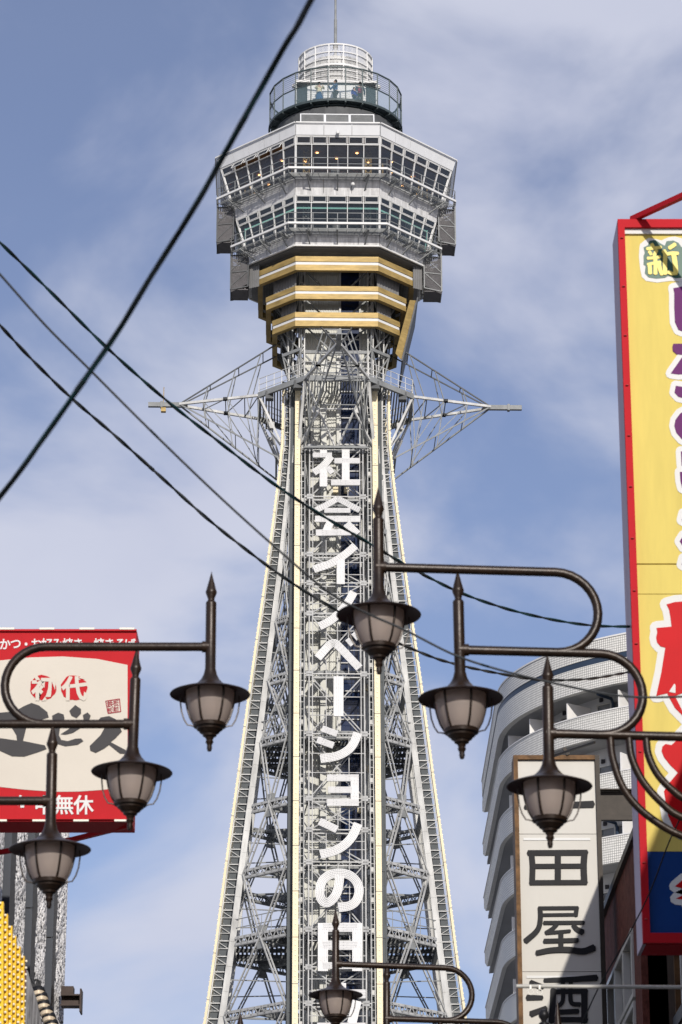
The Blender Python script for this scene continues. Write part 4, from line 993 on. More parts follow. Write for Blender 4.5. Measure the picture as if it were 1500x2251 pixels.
for pts, g in (([(560, 1440), (660, 1355), (1100, 1240), (1100, 1480), (680, 1475)], 13), ([(570, 1585), (660, 1540), (1100, 1520), (1100, 1800), (760, 1800), (690, 1600)], 13)):
    p = S(3, pts); poly('print_outline', grow(p, g), Yp - .004 - .0006 * (g % 2), 'print_white', red); poly('lettering', p, Yp - .008, 'print_red', red)
for i in range(14):
    z = lerp(ZB + .2, ZT - .2, i / 13); sub(MB().lathe([(0, .012), (.012, .010), (.016, 0)], 8, (0, 0, 0)), 'bolt', 'alu_bolt', red).location = Vector((X0 + fwid * .5, YS - .002, z)) - red.location
b = MB(); q = at(1390, 482, YS + .1); e_ = at(1500, 431, YS - .6); b.beam(q, q + (e_ - q) * 3.5, .05); sub(b, 'stay_rod', 'sign_red', red)

# ---- white vertical sign
mat('sign_cream', (0.58, 0.56, 0.51), 0.35, 0, 0.04, 1.2, stretch=(1, 1, .4), spec=0.07); mat('rust_frame', (0.16, 0.085, 0.035), 0.6, 0.2, 0.35, 5, bump=.2, bscale=40); mat('frame_dark', (0.035, 0.028, 0.022), 0.5, 0.2, 0.2, 5); mat('brush_black', (0.022, 0.022, 0.024), 0.45, 0, 0.1, 3, spec=0.07)
YW = 42.0; a = at(1129, 1660, YW); c = at(1318, 1660, YW); zbot = 5.9
wht = thing('sake_shop_sign', 'tall narrow white sign with bold black characters in a rusty frame below the apartment block', 'sign', (a.x, YW + .2, zbot))
fw = .064
box2('frame', a.x, a.x + fw, YW, YW + .50, zbot, a.z, 'rust_frame', wht); box2('frame', c.x - fw, c.x, YW, YW + .50, zbot, a.z, 'frame_dark', wht)  # right post in a darker material, its shade put into the colour
box2('frame', a.x + fw, c.x - fw, YW, YW + .50, a.z - .064, a.z, 'rust_frame', wht); box2('back_board', a.x + fw, c.x - fw, YW + .2, YW + .4, zbot + .01, a.z - .064, 'frame_dark', wht)
zz = [a.z - .064, at(1200, 1832, YW).z, at(1200, 2135, YW).z, zbot]
for z1, z0 in zip(zz, zz[1:]):
    box2('face_panel', a.x + fw + .002, c.x - fw - .002, YW + .05, YW + .2, z0 + .004, z1 - .004, 'sign_cream', wht)
for y in (1832, 2135):
    z = at(1200, y, YW).z; box2('panel_lip', a.x + fw + .06, c.x - fw - .10, YW + .04, YW + .05, z - .095, z - .06, 'print_white', wht)
def T(k, pts): return [(1040 + x / 3.26, (1360, 1800)[k] + y / 3.26) for x, y in pts]
Yb = YW + .035
GL = [
 [(0, [(372, 1352), (600, 1340), (865, 1330)], 46, (.7, 1.1)), (0, [(580, 1130), (580, 1335)], 46, (1, 1)), (0, [(580, 1225), (720, 1220)], 40, (1, 1))],
 [(1, [(395, 245), (820, 243)], 40, (1, 1.05)), (1, [(420, 240), (428, 340), (425, 465)], 42, (1, 1)), (1, [(802, 240), (795, 340), (800, 462)], 46, (1, 1)), (1, [(410, 458), (818, 456)], 36, (1, 1)), (1, [(610, 250), (610, 455)], 44, (1, 1)), (1, [(430, 340), (795, 338)], 34, (1, 1))],
 [(1, [(470, 642), (755, 640)], 28, (1, 1)), (1, [(745, 635), (738, 698)], 34, (1, .9)), (1, [(500, 690), (742, 687)], 24, (1, 1)), (1, [(482, 635), (484, 720), (462, 800), (376, 880)], 38, (.9, 1.1)), (1, [(508, 746), (798, 744)], 28, (1, 1)), (1, [(605, 755), (570, 790), (522, 820)], 30, (1, 1)), (1, [(525, 818), (610, 812), (700, 804)], 26, (1, .9)), (1, [(718, 758), (745, 790), (790, 815)], 42, (.7, 1)), (1, [(632, 812), (632, 945)], 36, (1, 1)), (1, [(510, 876), (755, 870)], 32, (1, 1)), (1, [(456, 962), (560, 942), (680, 938), (790, 950), (872, 922)], 40, (.9, 1.2))],
 [(1, [(412, 1170), (500, 1212)], 42, (.8, 1.1)), (1, [(388, 1282), (500, 1284)], 36, (1.2, .9)), (1, [(415, 1402), (528, 1356)], 42, (1.1, .8)), (1, [(512, 1158), (700, 1152), (890, 1140)], 38, (.8, 1.2)), (1, [(578, 1222), (572, 1340), (562, 1460)], 42, (1, 1)), (1, [(562, 1240), (820, 1236)], 34, (1, 1)), (1, [(800, 1232), (800, 1460)], 46, (1, 1)), (1, [(560, 1440), (820, 1440)], 38, (1, 1)), (1, [(645, 1160), (645, 1300), (606, 1348)], 30, (1, 1)), (1, [(702, 1160), (704, 1312), (770, 1332)], 30, (1, 1.1)), (1, [(612, 1386), (758, 1380)], 36, (1, 1))]]
for g in GL:
    b = MB()
    for i, (k, pts, w_, tp_) in enumerate(g): stroke_poly(b, T(k, pts), w_ / 3.26, Yb - .0012 * i, .015, tp_)
    sub(b, 'lettering', 'brush_black', wht)
b = MB(); q = at(1219, 1662, YW - .1); b.beam(q, q + Vector((.5, -1.1, -.1)), .03); b.beam(at(1250, 1660, YW), at(1240, 1645, YW), .05); sub(b, 'stay_rod', 'frame_dark', wht)

# ---- red and white restaurant sign at the left
mat('left_red', (0.46, 0.018, 0.024), 0.5, 0, 0.05, 2, spec=0.05); mat('left_white', (0.60, 0.555, 0.48), 0.5, 0, 0.03, 1.0, spec=0.05); mat('left_grey', (0.062, 0.06, 0.062), 0.5, 0, 0.05, 3, spec=0.07); mat('seal_red', (0.36, 0.03, 0.05), 0.5, spec=0.07)
YL = 30.3; tr = at(299, 1383, YL); br = at(291, 1806, YL); XR = (tr.x + br.x) / 2; XL = -7.2
lft = thing('restaurant_sign', 'red and white restaurant sign board with dark grey brush lettering at the left edge', 'sign', (XR, YL + .2, br.z))
box2('board', XL, XR, YL, YL + .5, br.z, tr.z, 'left_red', lft)
def Lp(pts): return [(x / 3.75, 1360 + y / 3.75) for x, y in pts]
wt = [(-1200, 560), (-800, 430), (-400, 365), (0, 345), (250, 320), (520, 312), (800, 332), (1052, 382)]
wb = [(1052, 1385), (850, 1412), (650, 1426), (450, 1428), (200, 1410), (0, 1388), (-400, 1340), (-800, 1270), (-1200, 1160)]
poly('white_field', Lp(wt + wb), YL - .004, 'left_white', lft)
EB = [[(-200, 800), (0, 775), (120, 765), (200, 720), (260, 695), (320, 715), (390, 770), (402, 815), (330, 835), (200, 838), (215, 905), (190, 1008), (370, 1045), (385, 1075), (320, 1100), (200, 1138), (100, 1135), (0, 1090), (-200, 1080), (-200, 960), (0, 985), (140, 1005), (135, 960), (95, 895), (90, 838), (-200, 860)],
      [(430, 800), (480, 775), (525, 790), (532, 825), (495, 900), (486, 960), (505, 1000), (560, 1010), (620, 990), (668, 988), (688, 1010), (640, 1040), (540, 1053), (480, 1035), (452, 990), (438, 900)],
      [(500, 953), (560, 915), (640, 860), (690, 850), (660, 905), (600, 942), (540, 957)], [(572, 760), (620, 712), (668, 745), (668, 782), (632, 820), (590, 800)], [(683, 795), (722, 773), (748, 800), (735, 840), (690, 830)],
      [(800, 850), (830, 815), (900, 803), (955, 830), (1005, 930), (950, 988), (912, 1018), (1040, 1085), (1052, 1112), (990, 1112), (900, 1040), (860, 1070), (790, 1106), (745, 1087), (740, 1050), (830, 960), (868, 890), (860, 870)],
      [(-900, 800), (-300, 770), (-300, 860), (-560, 880), (-560, 990), (-300, 985), (-300, 1090), (-900, 1090), (-900, 990), (-680, 985), (-680, 885), (-900, 890)]]
for i, p in enumerate(EB): poly('lettering', Lp(p), YL - .010 - .0005 * i, 'left_grey', lft)
rnd = random.Random(5)
for cx, cy in ((355, 570), (610, 570)):
    poly('print_disc', Lp([(cx + 111 * math.cos(a) * rnd.uniform(.93, 1.03), cy + 106 * math.sin(a) * rnd.uniform(.93, 1.03)) for a in (2 * math.pi * i / 26 for i in range(26))]), YL - .008, 'left_red', lft)
glyphs('lettering', '初代', 357 / 3.75, 1360 + 575 / 3.75, 51, YL - .012, 'left_white', lft, .035, 1.0, 256 / 3.75)
glyphs('lettering', '串かつ・お好み焼き・焼きそば', (45 - 88) / 3.75, 1360 + 210 / 3.75, 24.5, YL - .008, 'print_white', lft, .020, .95, 86 / 3.75)
glyphs('lettering', '年中無休', 200 / 3.75, 1360 + 1535 / 3.75, 41, YL - .008, 'print_white', lft, .018, 1.0, 163 / 3.75)
sq = [(872, 680), (985, 662), (996, 766), (892, 782)]
b = MB(); 
for p, q in zip(sq, sq[1:] + sq[:1]): stroke_poly(b, Lp([p, q]), 2.0, YL - .0085, .003)
sub(b, 'seal_border', 'seal_red', lft)
glyphs('lettering', '板前', 956 / 3.75, 1360 + 696 / 3.75, 13, YL - .009, 'seal_red', lft, .012, .95, 14, 0, .004, True); glyphs('lettering', '鉄板', 908 / 3.75, 1360 + 704 / 3.75, 13, YL - .009, 'seal_red', lft, .012, .95, 14, 0, .004, True)
x = XR - .10
while x > XL:
    for z in (tr.z - .004, br.z + .004): box2('edge_lamp', x - .08, x + .08, YL - .04, YL - .005, z - .012, z + .008, 'bulb', lft)
    x -= .43
box2('top_trim', XL, XR, YL - .03, YL - .002, tr.z - .03, tr.z - .016, 'left_red', lft); box2('bottom_trim', XL, XR, YL - .03, YL - .002, br.z + .016, br.z + .03, 'left_red', lft)
for x in [XR - .41 * i for i in range(1, 12)]: box2('panel_seam', x - .002, x + .002, YL - .0032, YL - .0005, br.z + .02, tr.z - .02, 'left_red', lft)
b = MB(); p = Vector((XR - .06, YL + .2, br.z)); b.beam(p, at(160, 1846, YL + 1.4), .05); b.beam(at(160, 1846, YL + 1.4), at(-80, 1888, YL + 2.4), .05); sub(b, 'stay_rod', 'left_red', lft)

# ------------------------------------------------------------------ building at the left with rough white strips
mat('panel_slate', (0.045, 0.052, 0.066), 0.45, 0.1, 0.08, 2, stretch=(1, 1, .1)); 
m = mat('stone_chip', (0.78, 0.76, 0.74), 0.8, 0, 0.05, 12); nt_ = m.node_tree; bb_ = nt_.nodes['Principled BSDF']
vo = nt_.nodes.new('ShaderNodeTexNoise'); vo.inputs['Scale'].default_value = 26; vo.inputs['Detail'].default_value = 3; t_ = nt_.nodes.new('ShaderNodeTexCoord'); nt_.links.new(t_.outputs['Object'], vo.inputs['Vector'])
cr2 = nt_.nodes.new('ShaderNodeValToRGB'); cr2.color_ramp.elements[0].position = .38; cr2.color_ramp.elements[1].position = .46; cr2.color_ramp.elements[0].color = (.05, .05, .055, 1); cr2.color_ramp.elements[1].color = (.90, .88, .86, 1)
nt_.links.new(vo.outputs[0], cr2.inputs[0]); nt_.links.new(cr2.outputs[0], bb_.inputs['Base Color'])
bp_ = nt_.nodes.new('ShaderNodeBump'); bp_.inputs['Strength'].default_value = 1.0; bp_.inputs['Distance'].default_value = .05; nt_.links.new(vo.outputs[0], bp_.inputs['Height']); nt_.links.new(bp_.outputs[0], bb_.inputs['Normal'])
lb = thing('panel_building', 'dark panelled building with rough white stone strips behind the red and white sign', 'building', (-6, 35, 0))
ZL = 12.2
segs = [(-3.70, 37.55, 38.8, 9.45), (-3.84, 36.25, 37.55, 9.55), (-3.98, 34.95, 36.25, 9.2), (-4.12, 33.6, 34.95, 9.9), (-4.26, 32.2, 33.6, 8.9)]
rg = random.Random(3)
for x, y0, y1, zj in segs:
    for z0, z1 in ((0, 3.2), (3.2, 6.3), (6.3, zj), (zj, ZL)):
        box2('wall_panel', -9, x - .06, y0 + .012, y1, z0 + .008, z1 - .008, 'panel_slate', lb)
        box2('wall_panel', x - .30, x - .002, y0, y0 + .02, z0 + .008, z1 - .008, 'panel_slate', lb)
    n = 60; b = MB(); gx = 8
    V_ = [Vector((x + lerp(-.20, .06, j / gx) + rg.uniform(-.02, .03) * (1 if 0 < j < gx else 0), lerp(y0 + .13, y1 - .1, j / gx), lerp(3, ZL, i / n))) for i in range(n + 1) for j in range(gx + 1)]
    b.add(V_, [(i * (gx + 1) + j, i * (gx + 1) + j + 1, (i + 1) * (gx + 1) + j + 1, (i + 1) * (gx + 1) + j) for i in range(n) for j in range(gx)])
    sub(b, 'stone_strip', 'stone_chip', lb)
    box2('wall_core', -8.9, x - .03, y0 + .02, y1 - .002, 0, ZL - .03, 'frame_dark', lb)
mat('beam_brown', (0.075, 0.055, 0.048), 0.6, 0.2, 0.2, 4)
p = at(134, 2205, 38.3); ex = at(176, 2205, 38.3).x
b = MB(); zt, zb2 = at(150, 2189, 38.3).z, at(150, 2211, 38.3).z
b.box(((p.x + ex) / 2, 38.35, zt), (ex - p.x, .22, .02)); b.box(((p.x + ex) / 2, 38.35, zb2), (ex - p.x, .22, .02)); b.box(((p.x + ex) / 2, 38.35, (zt + zb2) / 2), (ex - p.x, .02, zt - zb2)); b.box((p.x + .08, 38.35, zt + .06), (.16, .2, .11))
b.box((ex + .01, 38.35, lerp(zt, zb2, .55)), (.02, .26, .30)); sub(b, 'steel_bracket', 'beam_brown', lb)

# ---- stepped yellow bulb sign at the bottom left
mat('bulb_yellow', (0.80, 0.50, 0.02), 0.4, 0, 0.06, 3); mat('strip_red', (0.25, 0.02, 0.025), 0.5); mat('weathered_board', (0.22, 0.22, 0.23), 0.8, 0, 0.5, 4, stretch=(8, 8, .5))
YY = 29.0; ybs = thing('bulb_sign', 'stepped yellow sign studded with round bulbs at the bottom left corner', 'sign', at(30, 2251, YY))
def Yz(x, y): return (x / 7.48, 1950 + y / 7.48)
cols_ = [(-40, 62, 262, 8), (55, 132, 462, 62), (127, 206, 655, 0), (197, 270, 822, 0), (267, 340, 995, 64), (338, 405, 1150, 0)]
PB = {}
def unit(kind, mb, m):
    if kind not in PB: PB[kind] = mb.build(kind, m, ybs, kind == 'bulb'); return PB[kind]
    o = PB[kind].copy(); col.objects.link(o); o.parent = ybs; return o
for ci, (x0, x1, yt, sh) in enumerate(cols_):
    Yc = YY + .10 * ci; y = yt
    while y < 2900:
        a = at(*Yz(x0, y), Yc); c = at(*Yz(x1, y + 119), Yc); w_ = c.x - a.x; h = a.z - c.z
        o = unit('block', MB().box((0, 0, 0), (.0545, .10, .0715)), 'bulb_yellow'); o.location = Vector(((a.x + c.x) / 2, Yc + (.006 if (int(y) // 123) % 2 else 0), (a.z + c.z) / 2)) - ybs.location
        o.scale = (w_ / .0545, 1, h / .0715)
        if ci > 0 or True:
            bb = at(*Yz((x0 + x1) / 2 + (-6 if ci else -10), y + 4), Yc - .075); o = unit('bulb', MB().lathe([(0, -.014), (.010, -.010), (.0145, 0), (.010, .010), (0, .014)], 12), 'bulb'); o.location = bb - ybs.location
        y += 123
for i in range(12):
    o = unit('bulb', None, None); o.location = at(*Yz(432 - 4 * i, 1222 + 110 * i), YY + .5) - ybs.location
sub(MB().slab([at(*Yz(x, y), YY + .62) for x, y in ((385, 1330), (425, 1330), (385, 2900), (330, 2900))], (0, 1, 0), .05), 'edge_strip', 'strip_red', ybs)
sub(MB().slab([at(*Yz(x, y), YY + .75) for x, y in ((412, 1330), (455, 1380), (520, 1620), (600, 1850), (690, 2251), (760, 2900), (330, 2900))], (0, 1, 0), .05), 'side_board', 'weathered_board', ybs)
# row of spotlights on a sloping rail beside it
mat('black_metal', (0.02, 0.02, 0.022), 0.4, 0.4, 0.1, 5); mat('reflector', (0.75, 0.62, 0.45), 0.25, 0.3, 0.05, 4)
rl = thing('spotlight_rail', 'sloping black rail with a looped cable above the yellow bulb sign', 'rail', at(*Yz(540, 1640), 30.6))
pts = [at(*Yz(x, y), 30.6) for x, y in ((430, 1370), (480, 1500), (540, 1650), (600, 1790), (660, 1960), (710, 2090), (750, 2251), (800, 2450))]
b = MB(); b.tube([p - rl.location for p in pts], .016, 6); b.build('rail_tube', 'black_metal', rl)
b = MB(); b.tube([at(x / 7.48, 1950 + y / 7.48, 30.55) - rl.location for x, y in [tuple(v) for v in smooth_path([Vector(v) for v in ((530, 1610), (560, 1550), (600, 1520), (635, 1540), (645, 1600))], 6)]], .006, 6); b.build('cable_loop', 'black_metal', rl)
b = MB(); b.box(at(*Yz(635, 1600), 30.6) - rl.location, (.05, .08, .07)); b.box(at(*Yz(590, 1630), 30.55) - rl.location, (.09, .06, .03)); b.build('clamp', 'black_metal', rl)
sp0 = None
for i, (x, y) in enumerate(((632, 1738), (678, 1830), (715, 1955), (765, 2060), (805, 2165), (850, 2280))):
    lab = ('topmost spotlight on the sloping rail', 'second spotlight from the top of the sloping rail', 'third spotlight from the top of the sloping rail', 'fourth spotlight from the top of the sloping rail', 'fifth spotlight from the top, near the picture bottom', 'lowest spotlight of the rail, cut by the picture edge')[i]
    if sp0 is None:
        sp0 = thing('spotlight', lab, 'spotlight', (0, 0, 0), 0, 'spotlights on the rail')
        MB().lathe([(.01, .03), (.035, .022), (.038, -.005), (.036, -.01)], 16).build('housing', 'black_metal', sp0, True); MB().lathe([(.036, -.012), (.028, -.03), (0, -.037)], 16).build('lens', 'reflector', sp0, True); MB().beam((-.02, .01, .01), (-.09, .03, -.01), .012).build('mount', 'black_metal', sp0)
        o = sp0
    else: o = copy_tree(sp0); o['label'] = lab
    o.location = at(*Yz(x, y), 30.45); o.rotation_euler = (R(-25), R(-8), 0); o.scale = (2.0, 2.0, 1.7)

# ------------------------------------------------------------------ buildings at the right
mat('brown_tile', (0.15, 0.052, 0.040), 0.75, 0, 0.25, 9, bump=.35, bscale=30, spec=.05); mat('alu', (0.55, 0.54, 0.50), 0.4, 0.3, 0.06, 3); mat('near_wall', (0.10, 0.075, 0.06), 0.7, 0, 0.2, 1.5)
glass('pane_glass', (0.30, 0.36, 0.42), 1.0, 0.04)
bb2 = thing('brown_building', 'dark brown tiled building with white framed windows between the two right-hand signs', 'building', (6, 42, 0))
FX = 3.97; ztop = 11.08; zw = 9.91
x_ = 38.4; n = 0
while x_ < 45.1:                                # vertical tile courses
    box2('tile_course', FX, FX + .10, x_ + .006, min(x_ + .51, 45.2) - .006, zw + .02, ztop, 'brown_tile', bb2); x_ += .51
box2('wall_core', FX + .05, 13, 38.4, 45.2, 0, ztop - .02, 'near_wall', bb2)
box2('coping', FX - .06, FX + .35, 38.3, 45.25, ztop, ztop + .10, 'frame_dark', bb2)
for z0, z1 in ((9.05, zw), (7.45, 8.93), (5.2, 7.33)):
    ys = [39.3, 40.6, 41.9, 43.2, 44.5]
    for y0, y1 in zip(ys, ys[1:]):
        f = MB(); 
        for p, q in (((y0, z0), (y1, z0)), ((y0, z1), (y1, z1))): f.beam((FX - .02, p[0], p[1]), (FX - .02, q[0], q[1]), .10, .07)
        for y in (y0 + .035, y1 - .035): f.beam((FX - .02, y, z0 + .03), (FX - .02, y, z1 - .03), .10, .06)
        ym = (y0 + y1) / 2; f.beam((FX + .01, ym, z0), (FX + .01, ym, z1), .06, .05)
        win = sub(f, 'window', 'alu', bb2)
        for i, (u0, u1) in enumerate(((y0 + .06, ym), (ym, y1 - .06))):
            sub(MB().box((FX + .02 + .02 * i, (u0 + u1) / 2, (z0 + z1) / 2), (.012, u1 - u0, z1 - z0)), 'pane', 'pane_glass' if i == 0 else 'interior_dark', win)
box2('pier', FX - .04, FX + .3, 38.4, 39.27, 0, zw + .02, 'brown_tile', bb2)
# nearer low building, seen below the red sign
nb = thing('shop_building', 'dark shop front with vertical pale trims and frosted glass below the red and yellow sign', 'building', (6.5, 35.5, 0))
box2('wall_core', 4.45, 13, 33.1, 38.25, 0, 9.6, 'near_wall', nb)
for i, y in enumerate((37.86, 37.16, 36.3, 35.5, 34.6)): box2('trim_post', 4.30, 4.40, y - .04, y + .04, 4.4, 9.5, 'alu' if i else 'rust_frame', nb)
for y0, y1, m_ in ((37.2, 37.8, 'brown_tile'), (36.36, 37.1, 'interior_dark'), (35.56, 36.24, 'interior_dark'), (34.66, 35.44, 'pane_glass'), (33.2, 34.54, 'pane_glass')): box2('front_panel', 4.38, 4.448, y0, y1, 4.5, 9.5, m_, nb)
box2('cross_rail', 4.25, 4.38, 33.1, 37.8, 8.28, 8.45, 'black_metal', nb)
for i in range(28): y = 33.5 + .185 * i; box2('baluster', 4.12, 4.16, y - .045, y + .045, 5.95, 7.88, 'black_metal', nb)
box2('balcony_rail', 4.10, 4.20, 33.3, 38.5, 7.88, 7.98, 'black_metal', nb); box2('balcony_floor', 4.07, 4.44, 33.3, 38.5, 5.8, 5.95, 'black_metal', nb)
tb = thing('tall_building', 'taller plain building behind the right-hand signs, outside the picture', 'building', (8, 18, 0))
box2('wall', 4.2, 14, 6, 22, 0, 11.2, 'near_wall', tb); box2('wall', 4.5, 14, 22, 38.2, 0, 13.0, 'near_wall', tb)
for z in (4, 7, 10):
    for y in (8, 11, 14, 17, 20, 23): 
        wn = box2('window', 4.16, 4.22, y, y + 1.4, z - .6, z + .8, 'alu', tb); sub(MB().box((4.155, y + .7, z + .1), (.02, 1.25, 1.25)), 'pane', 'pane_glass', wn)
# hanging rusty board behind the white sign
hb = thing('hanging_board', 'dark rusty board on the wall just right of the white sign', 'board', at(1360, 1775, 46.0))
q0, q1 = at(1316, 1738, 46.0), at(1402, 1800, 46.0)
b = MB(); b.box(((q0.x + q1.x) / 2 + .3, 46.1, (q0.z + q1.z) / 2), (q1.x - q0.x + .6, .12, q0.z - q1.z)); b.box(((q0.x + q1.x) / 2 + .3, 45.96, q0.z), (q1.x - q0.x + .62, .1, .02)); b.box(((q0.x + q1.x) / 2 + .3, 45.96, q1.z), (q1.x - q0.x + .62, .1, .08)); sub(b, 'board_face', 'frame_dark', hb)
b = MB(); b.box((q1.x + .6, 46.25, q1.z / 2 + 5.2), (.12, .12, q1.z + .6 - 10.4 + 10.4)); sub(b, 'post', 'black_metal', hb)
# thin pole across the street with two ring hooks, and a ball finial below it
pp = thing('cross_pole', 'thin horizontal metal pole with two ring hooks crossing the white sign near the bottom', 'pole', at(1140, 2169, 20.0))
b = MB(); b.tube([at(1135, 2168.5, 20.0) - pp.location, at(1560, 2171, 20.4) - pp.location], .0135, 10); b.build('pole_tube', 'alu', pp, True)
for x in (1167, 1187):
    b = MB(); c_ = at(x, 2181, 20.0) - pp.location; b.tube([c_ + Vector((.018 * math.cos(t), 0, .018 * math.sin(t))) for t in (2 * math.pi * i / 16 for i in range(17))], .0035, 6); b.beam(c_ + Vector((0, 0, .018)), c_ + Vector((0, 0, .045)), .012); b.build('ring_hook', 'alu', pp, True)
bf = thing('ball_finial', 'black ball finial on a post at the foot of the white sign', 'finial', at(1195, 2290, 21.0))
c_ = at(1196, 2233, 21.0) - bf.location
b = MB(); b.lathe([(0, .045), (.025, .036), (.038, .012), (.036, -.012), (.02, -.032), (.018, -.045), (.036, -.055), (.036, -.09), (.05, -.10), (.05, -.4)], 20, c_); b.build('ball_top', 'black_metal', bf, True)
MB().tube([(0, 0, .05), (0, 0, .12 - bf.location.z)], .045, 12).build('post', 'black_metal', bf, True)

# ------------------------------------------------------------------ apartment block with curved tiled balconies
m = mat('white_tile', (0.62, 0.61, 0.57), 0.45, 0, 0.04, .5); nt_ = m.node_tree; bb_ = nt_.nodes['Principled BSDF']
br_ = nt_.nodes.new('ShaderNodeTexBrick'); br_.inputs['Scale'].default_value = 1.0; br_.offset = 0.0; br_.inputs['Brick Width'].default_value = .10; br_.inputs['Row Height'].default_value = .10; br_.inputs['Mortar Size'].default_value = .010
br_.inputs['Color1'].default_value = (.82, .81, .76, 1); br_.inputs['Color2'].default_value = (.74, .73, .68, 1); br_.inputs['Mortar'].default_value = (.24, .23, .22, 1)
uvn = nt_.nodes.new('ShaderNodeUVMap'); nt_.links.new(uvn.outputs[0], br_.inputs['Vector']); nt_.links.new(br_.outputs['Color'], bb_.inputs['Base Color'])
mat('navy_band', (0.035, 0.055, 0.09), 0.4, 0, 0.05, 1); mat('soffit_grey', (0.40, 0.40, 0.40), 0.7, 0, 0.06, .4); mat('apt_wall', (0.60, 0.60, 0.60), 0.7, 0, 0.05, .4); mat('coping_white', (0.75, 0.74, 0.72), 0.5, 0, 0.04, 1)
apt = thing('apartment_block', 'pale tiled apartment block with curved balconies behind the white sign', 'building', (17.5, 124, 0))
CX, CY, RR = 17.43, 122.5, 10.71; YEND = 136.9
def apath(off):
    r = RR - off; pts = []
    for i in range(12): pts.append(Vector((CX + 12 - i * .77, CY - r + (12 - i * .77) * .02, 0)))
    for i in range(49): a = R(-12) + R(102) * i / 48; pts.append(Vector((CX - r * math.sin(a), CY - r * math.cos(a), 0)))
    for i in range(1, 9): pts.append(Vector((CX - r, CY + (YEND - off * .6 - CY) * i / 8, 0)))
    return [p for i, p in enumerate(pts) if i >= 12 or p.x > CX + 2.75]
def band(name, o0, o1, z0, z1, m, parent, endcut=0.0):
    A_, B_ = apath(o0), apath(o1); n = len(A_); vs = []
    for p, q in zip(A_, B_): vs += [(p.x, p.y, z0), (p.x, p.y, z1), (q.x, q.y, z1), (q.x, q.y, z0)]
    fs = [(0, 1, 2, 3), tuple((n - 1) * 4 + j for j in (3, 2, 1, 0))]; uv = []; acc = 0; U = []
    for i in range(n):
        if i: acc += (A_[i] - A_[i - 1]).length
        U.append(acc)
    if endcut:
        for i in range(n):
            d = U[-1] - U[i]
            if d < endcut: t = 1 - d / endcut; k = i * 4; zz_ = z0 + (z1 - z0) * .55 * t * t; vs[k] = (*vs[k][:2], zz_); vs[k + 3] = (*vs[k + 3][:2], zz_)
    for i in range(n - 1):
        for j in range(4): fs.append((i * 4 + j, i * 4 + (j + 1) % 4, i * 4 + 4 + (j + 1) % 4, i * 4 + 4 + j))
    me = bpy.data.meshes.new(name); me.from_pydata(vs, [], fs); ul = me.uv_layers.new(name='UVMap')
    for p in me.polygons:
        for li in p.loop_indices: v = me.loops[li].vertex_index; ul.data[li].uv = (U[v // 4], vs[v][2])
    me.materials.append(MATS[m]); bm = bmesh.new(); bm.from_mesh(me); bmesh.ops.recalc_face_normals(bm, faces=bm.faces); bm.to_mesh(me); bm.free()
    o = bpy.data.objects.new(name, me); col.objects.link(o); o.parent = parent; o.location = -parent.location; return o
band('parapet', 0, .25, 37.0, 37.71, 'white_tile', apt); band('navy_band', .02, .25, 36.75, 36.997, 'navy_band', apt); band('upper_wall', 0, .25, 35.73, 36.747, 'white_tile', apt, 2.5); band('coping', -.03, .3, 37.712, 37.78, 'coping_white', apt)
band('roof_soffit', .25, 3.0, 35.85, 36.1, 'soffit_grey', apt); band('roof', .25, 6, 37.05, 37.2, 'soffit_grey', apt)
rw = random.Random(11)
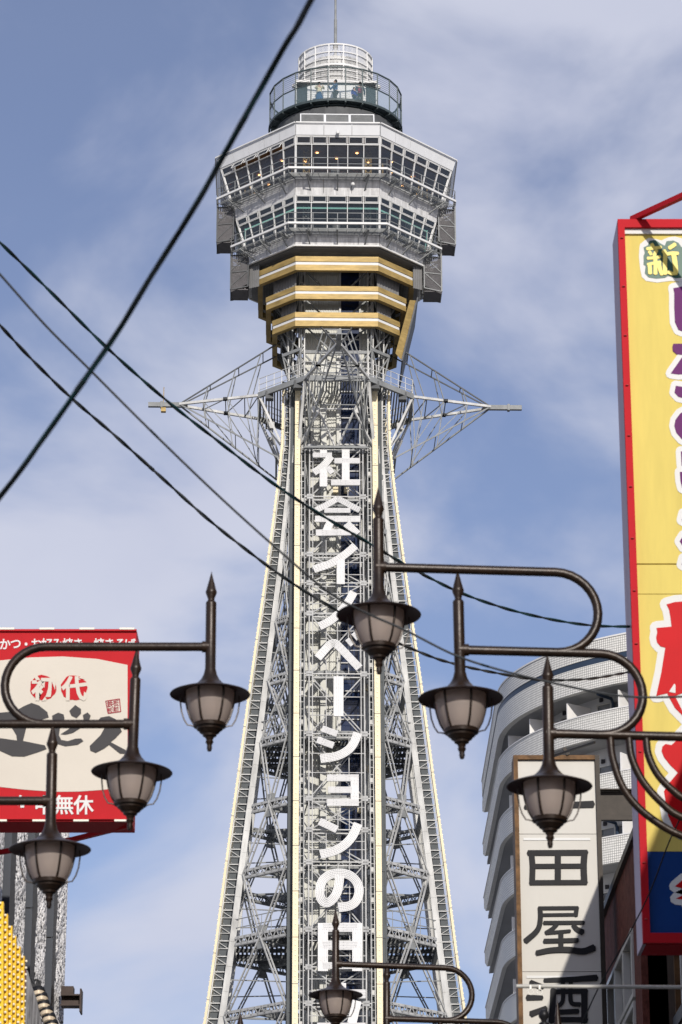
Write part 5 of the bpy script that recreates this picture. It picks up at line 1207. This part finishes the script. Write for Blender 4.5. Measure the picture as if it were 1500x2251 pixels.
for k in range(13):
    zt = 34.67 - 2.5925 * k
    if zt < 2: break
    f = band('balcony', 0, .18, zt - 1.04, zt, 'white_tile', apt, 2.5); band('balcony_coping', -.03, .21, zt + .002, zt + .052, 'coping_white', f).location = (0, 0, 0)
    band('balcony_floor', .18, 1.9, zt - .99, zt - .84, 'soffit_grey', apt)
    band('recessed_wall', 1.55, 1.8, zt - .84, zt + 1.6, 'apt_wall', apt)
    P0, P1 = apath(.25), apath(1.56); n = len(P0)
    for i in range(14, n - 2, 7):
        b = MB(); p, q = P0[i], P1[i]; b.beam((p.x, p.y, zt + .22), (q.x, q.y, zt + .22), .05, 1.28); sub(b, 'partition', 'coping_white', apt)
        j = min(i + 3, n - 2); q0, q1 = P1[j], P1[j + 1]; d = (q1 - q0).normalized(); c_ = (q0 + q1) / 2
        rot = Matrix.Rotation(math.atan2(d.y, d.x), 3, 'Z')
        fr_ = MB(); zc_ = zt + .0
        for sx in (-.72, 0, .72): fr_.box(c_ + d * sx + Vector((0, 0, zc_)), (.06, .12, 1.7), rot)
        for sz in (-.85, .85): fr_.box(c_ + Vector((0, 0, zc_ + sz)), (1.5, .12, .06), rot)
        wn = sub(fr_, 'window', 'alu', apt); sub(MB().box(c_ + Vector((0, 0, zc_)), (1.44, .07, 1.66), rot), 'pane', 'window_glass', wn)
        if (i // 7 + k) % 2 == 0:
            ac = MB(); ac.box(c_ + (P0[j] - P1[j]).normalized() * .45 + d * 1.5 + Vector((0, 0, zt - .2)), (.8, .32, .65), rot); sub(ac, 'air_conditioner', 'coping_white', apt)
        nv = Vector((-d.y, d.x, 0)); vt = MB(); pv = P1[min(i + 5, n - 1)]; nrm = (P0[min(i + 5, n - 1)] - pv).normalized(); vt.box(pv + nrm * .05 + Vector((0, 0, zt + 1.06)), (.15, .15, .15)); sub(vt, 'wall_vent', 'interior_dark', apt)
    if k in (0, 2):
        pz = P1[38] ; nrm = (P0[38] - pz).normalized(); b = MB(); q = pz + nrm * .12
        b.tube([q + Vector((0, 0, zt - .77)), q + Vector((0, 0, zt + .77)), q + nrm * .1 + Vector((0, 0, zt + .94)), q + nrm * 1.0 + Vector((0, 0, zt + .95))], .07, 8); sub(b, 'drain_pipe', 'navy_band', apt)
co = MB().prism([(p.x, p.y) for p in apath(1.7)] + [(CX + 10, YEND)], 0, 37.05); sub(co, 'wall_core', 'apt_wall', apt)
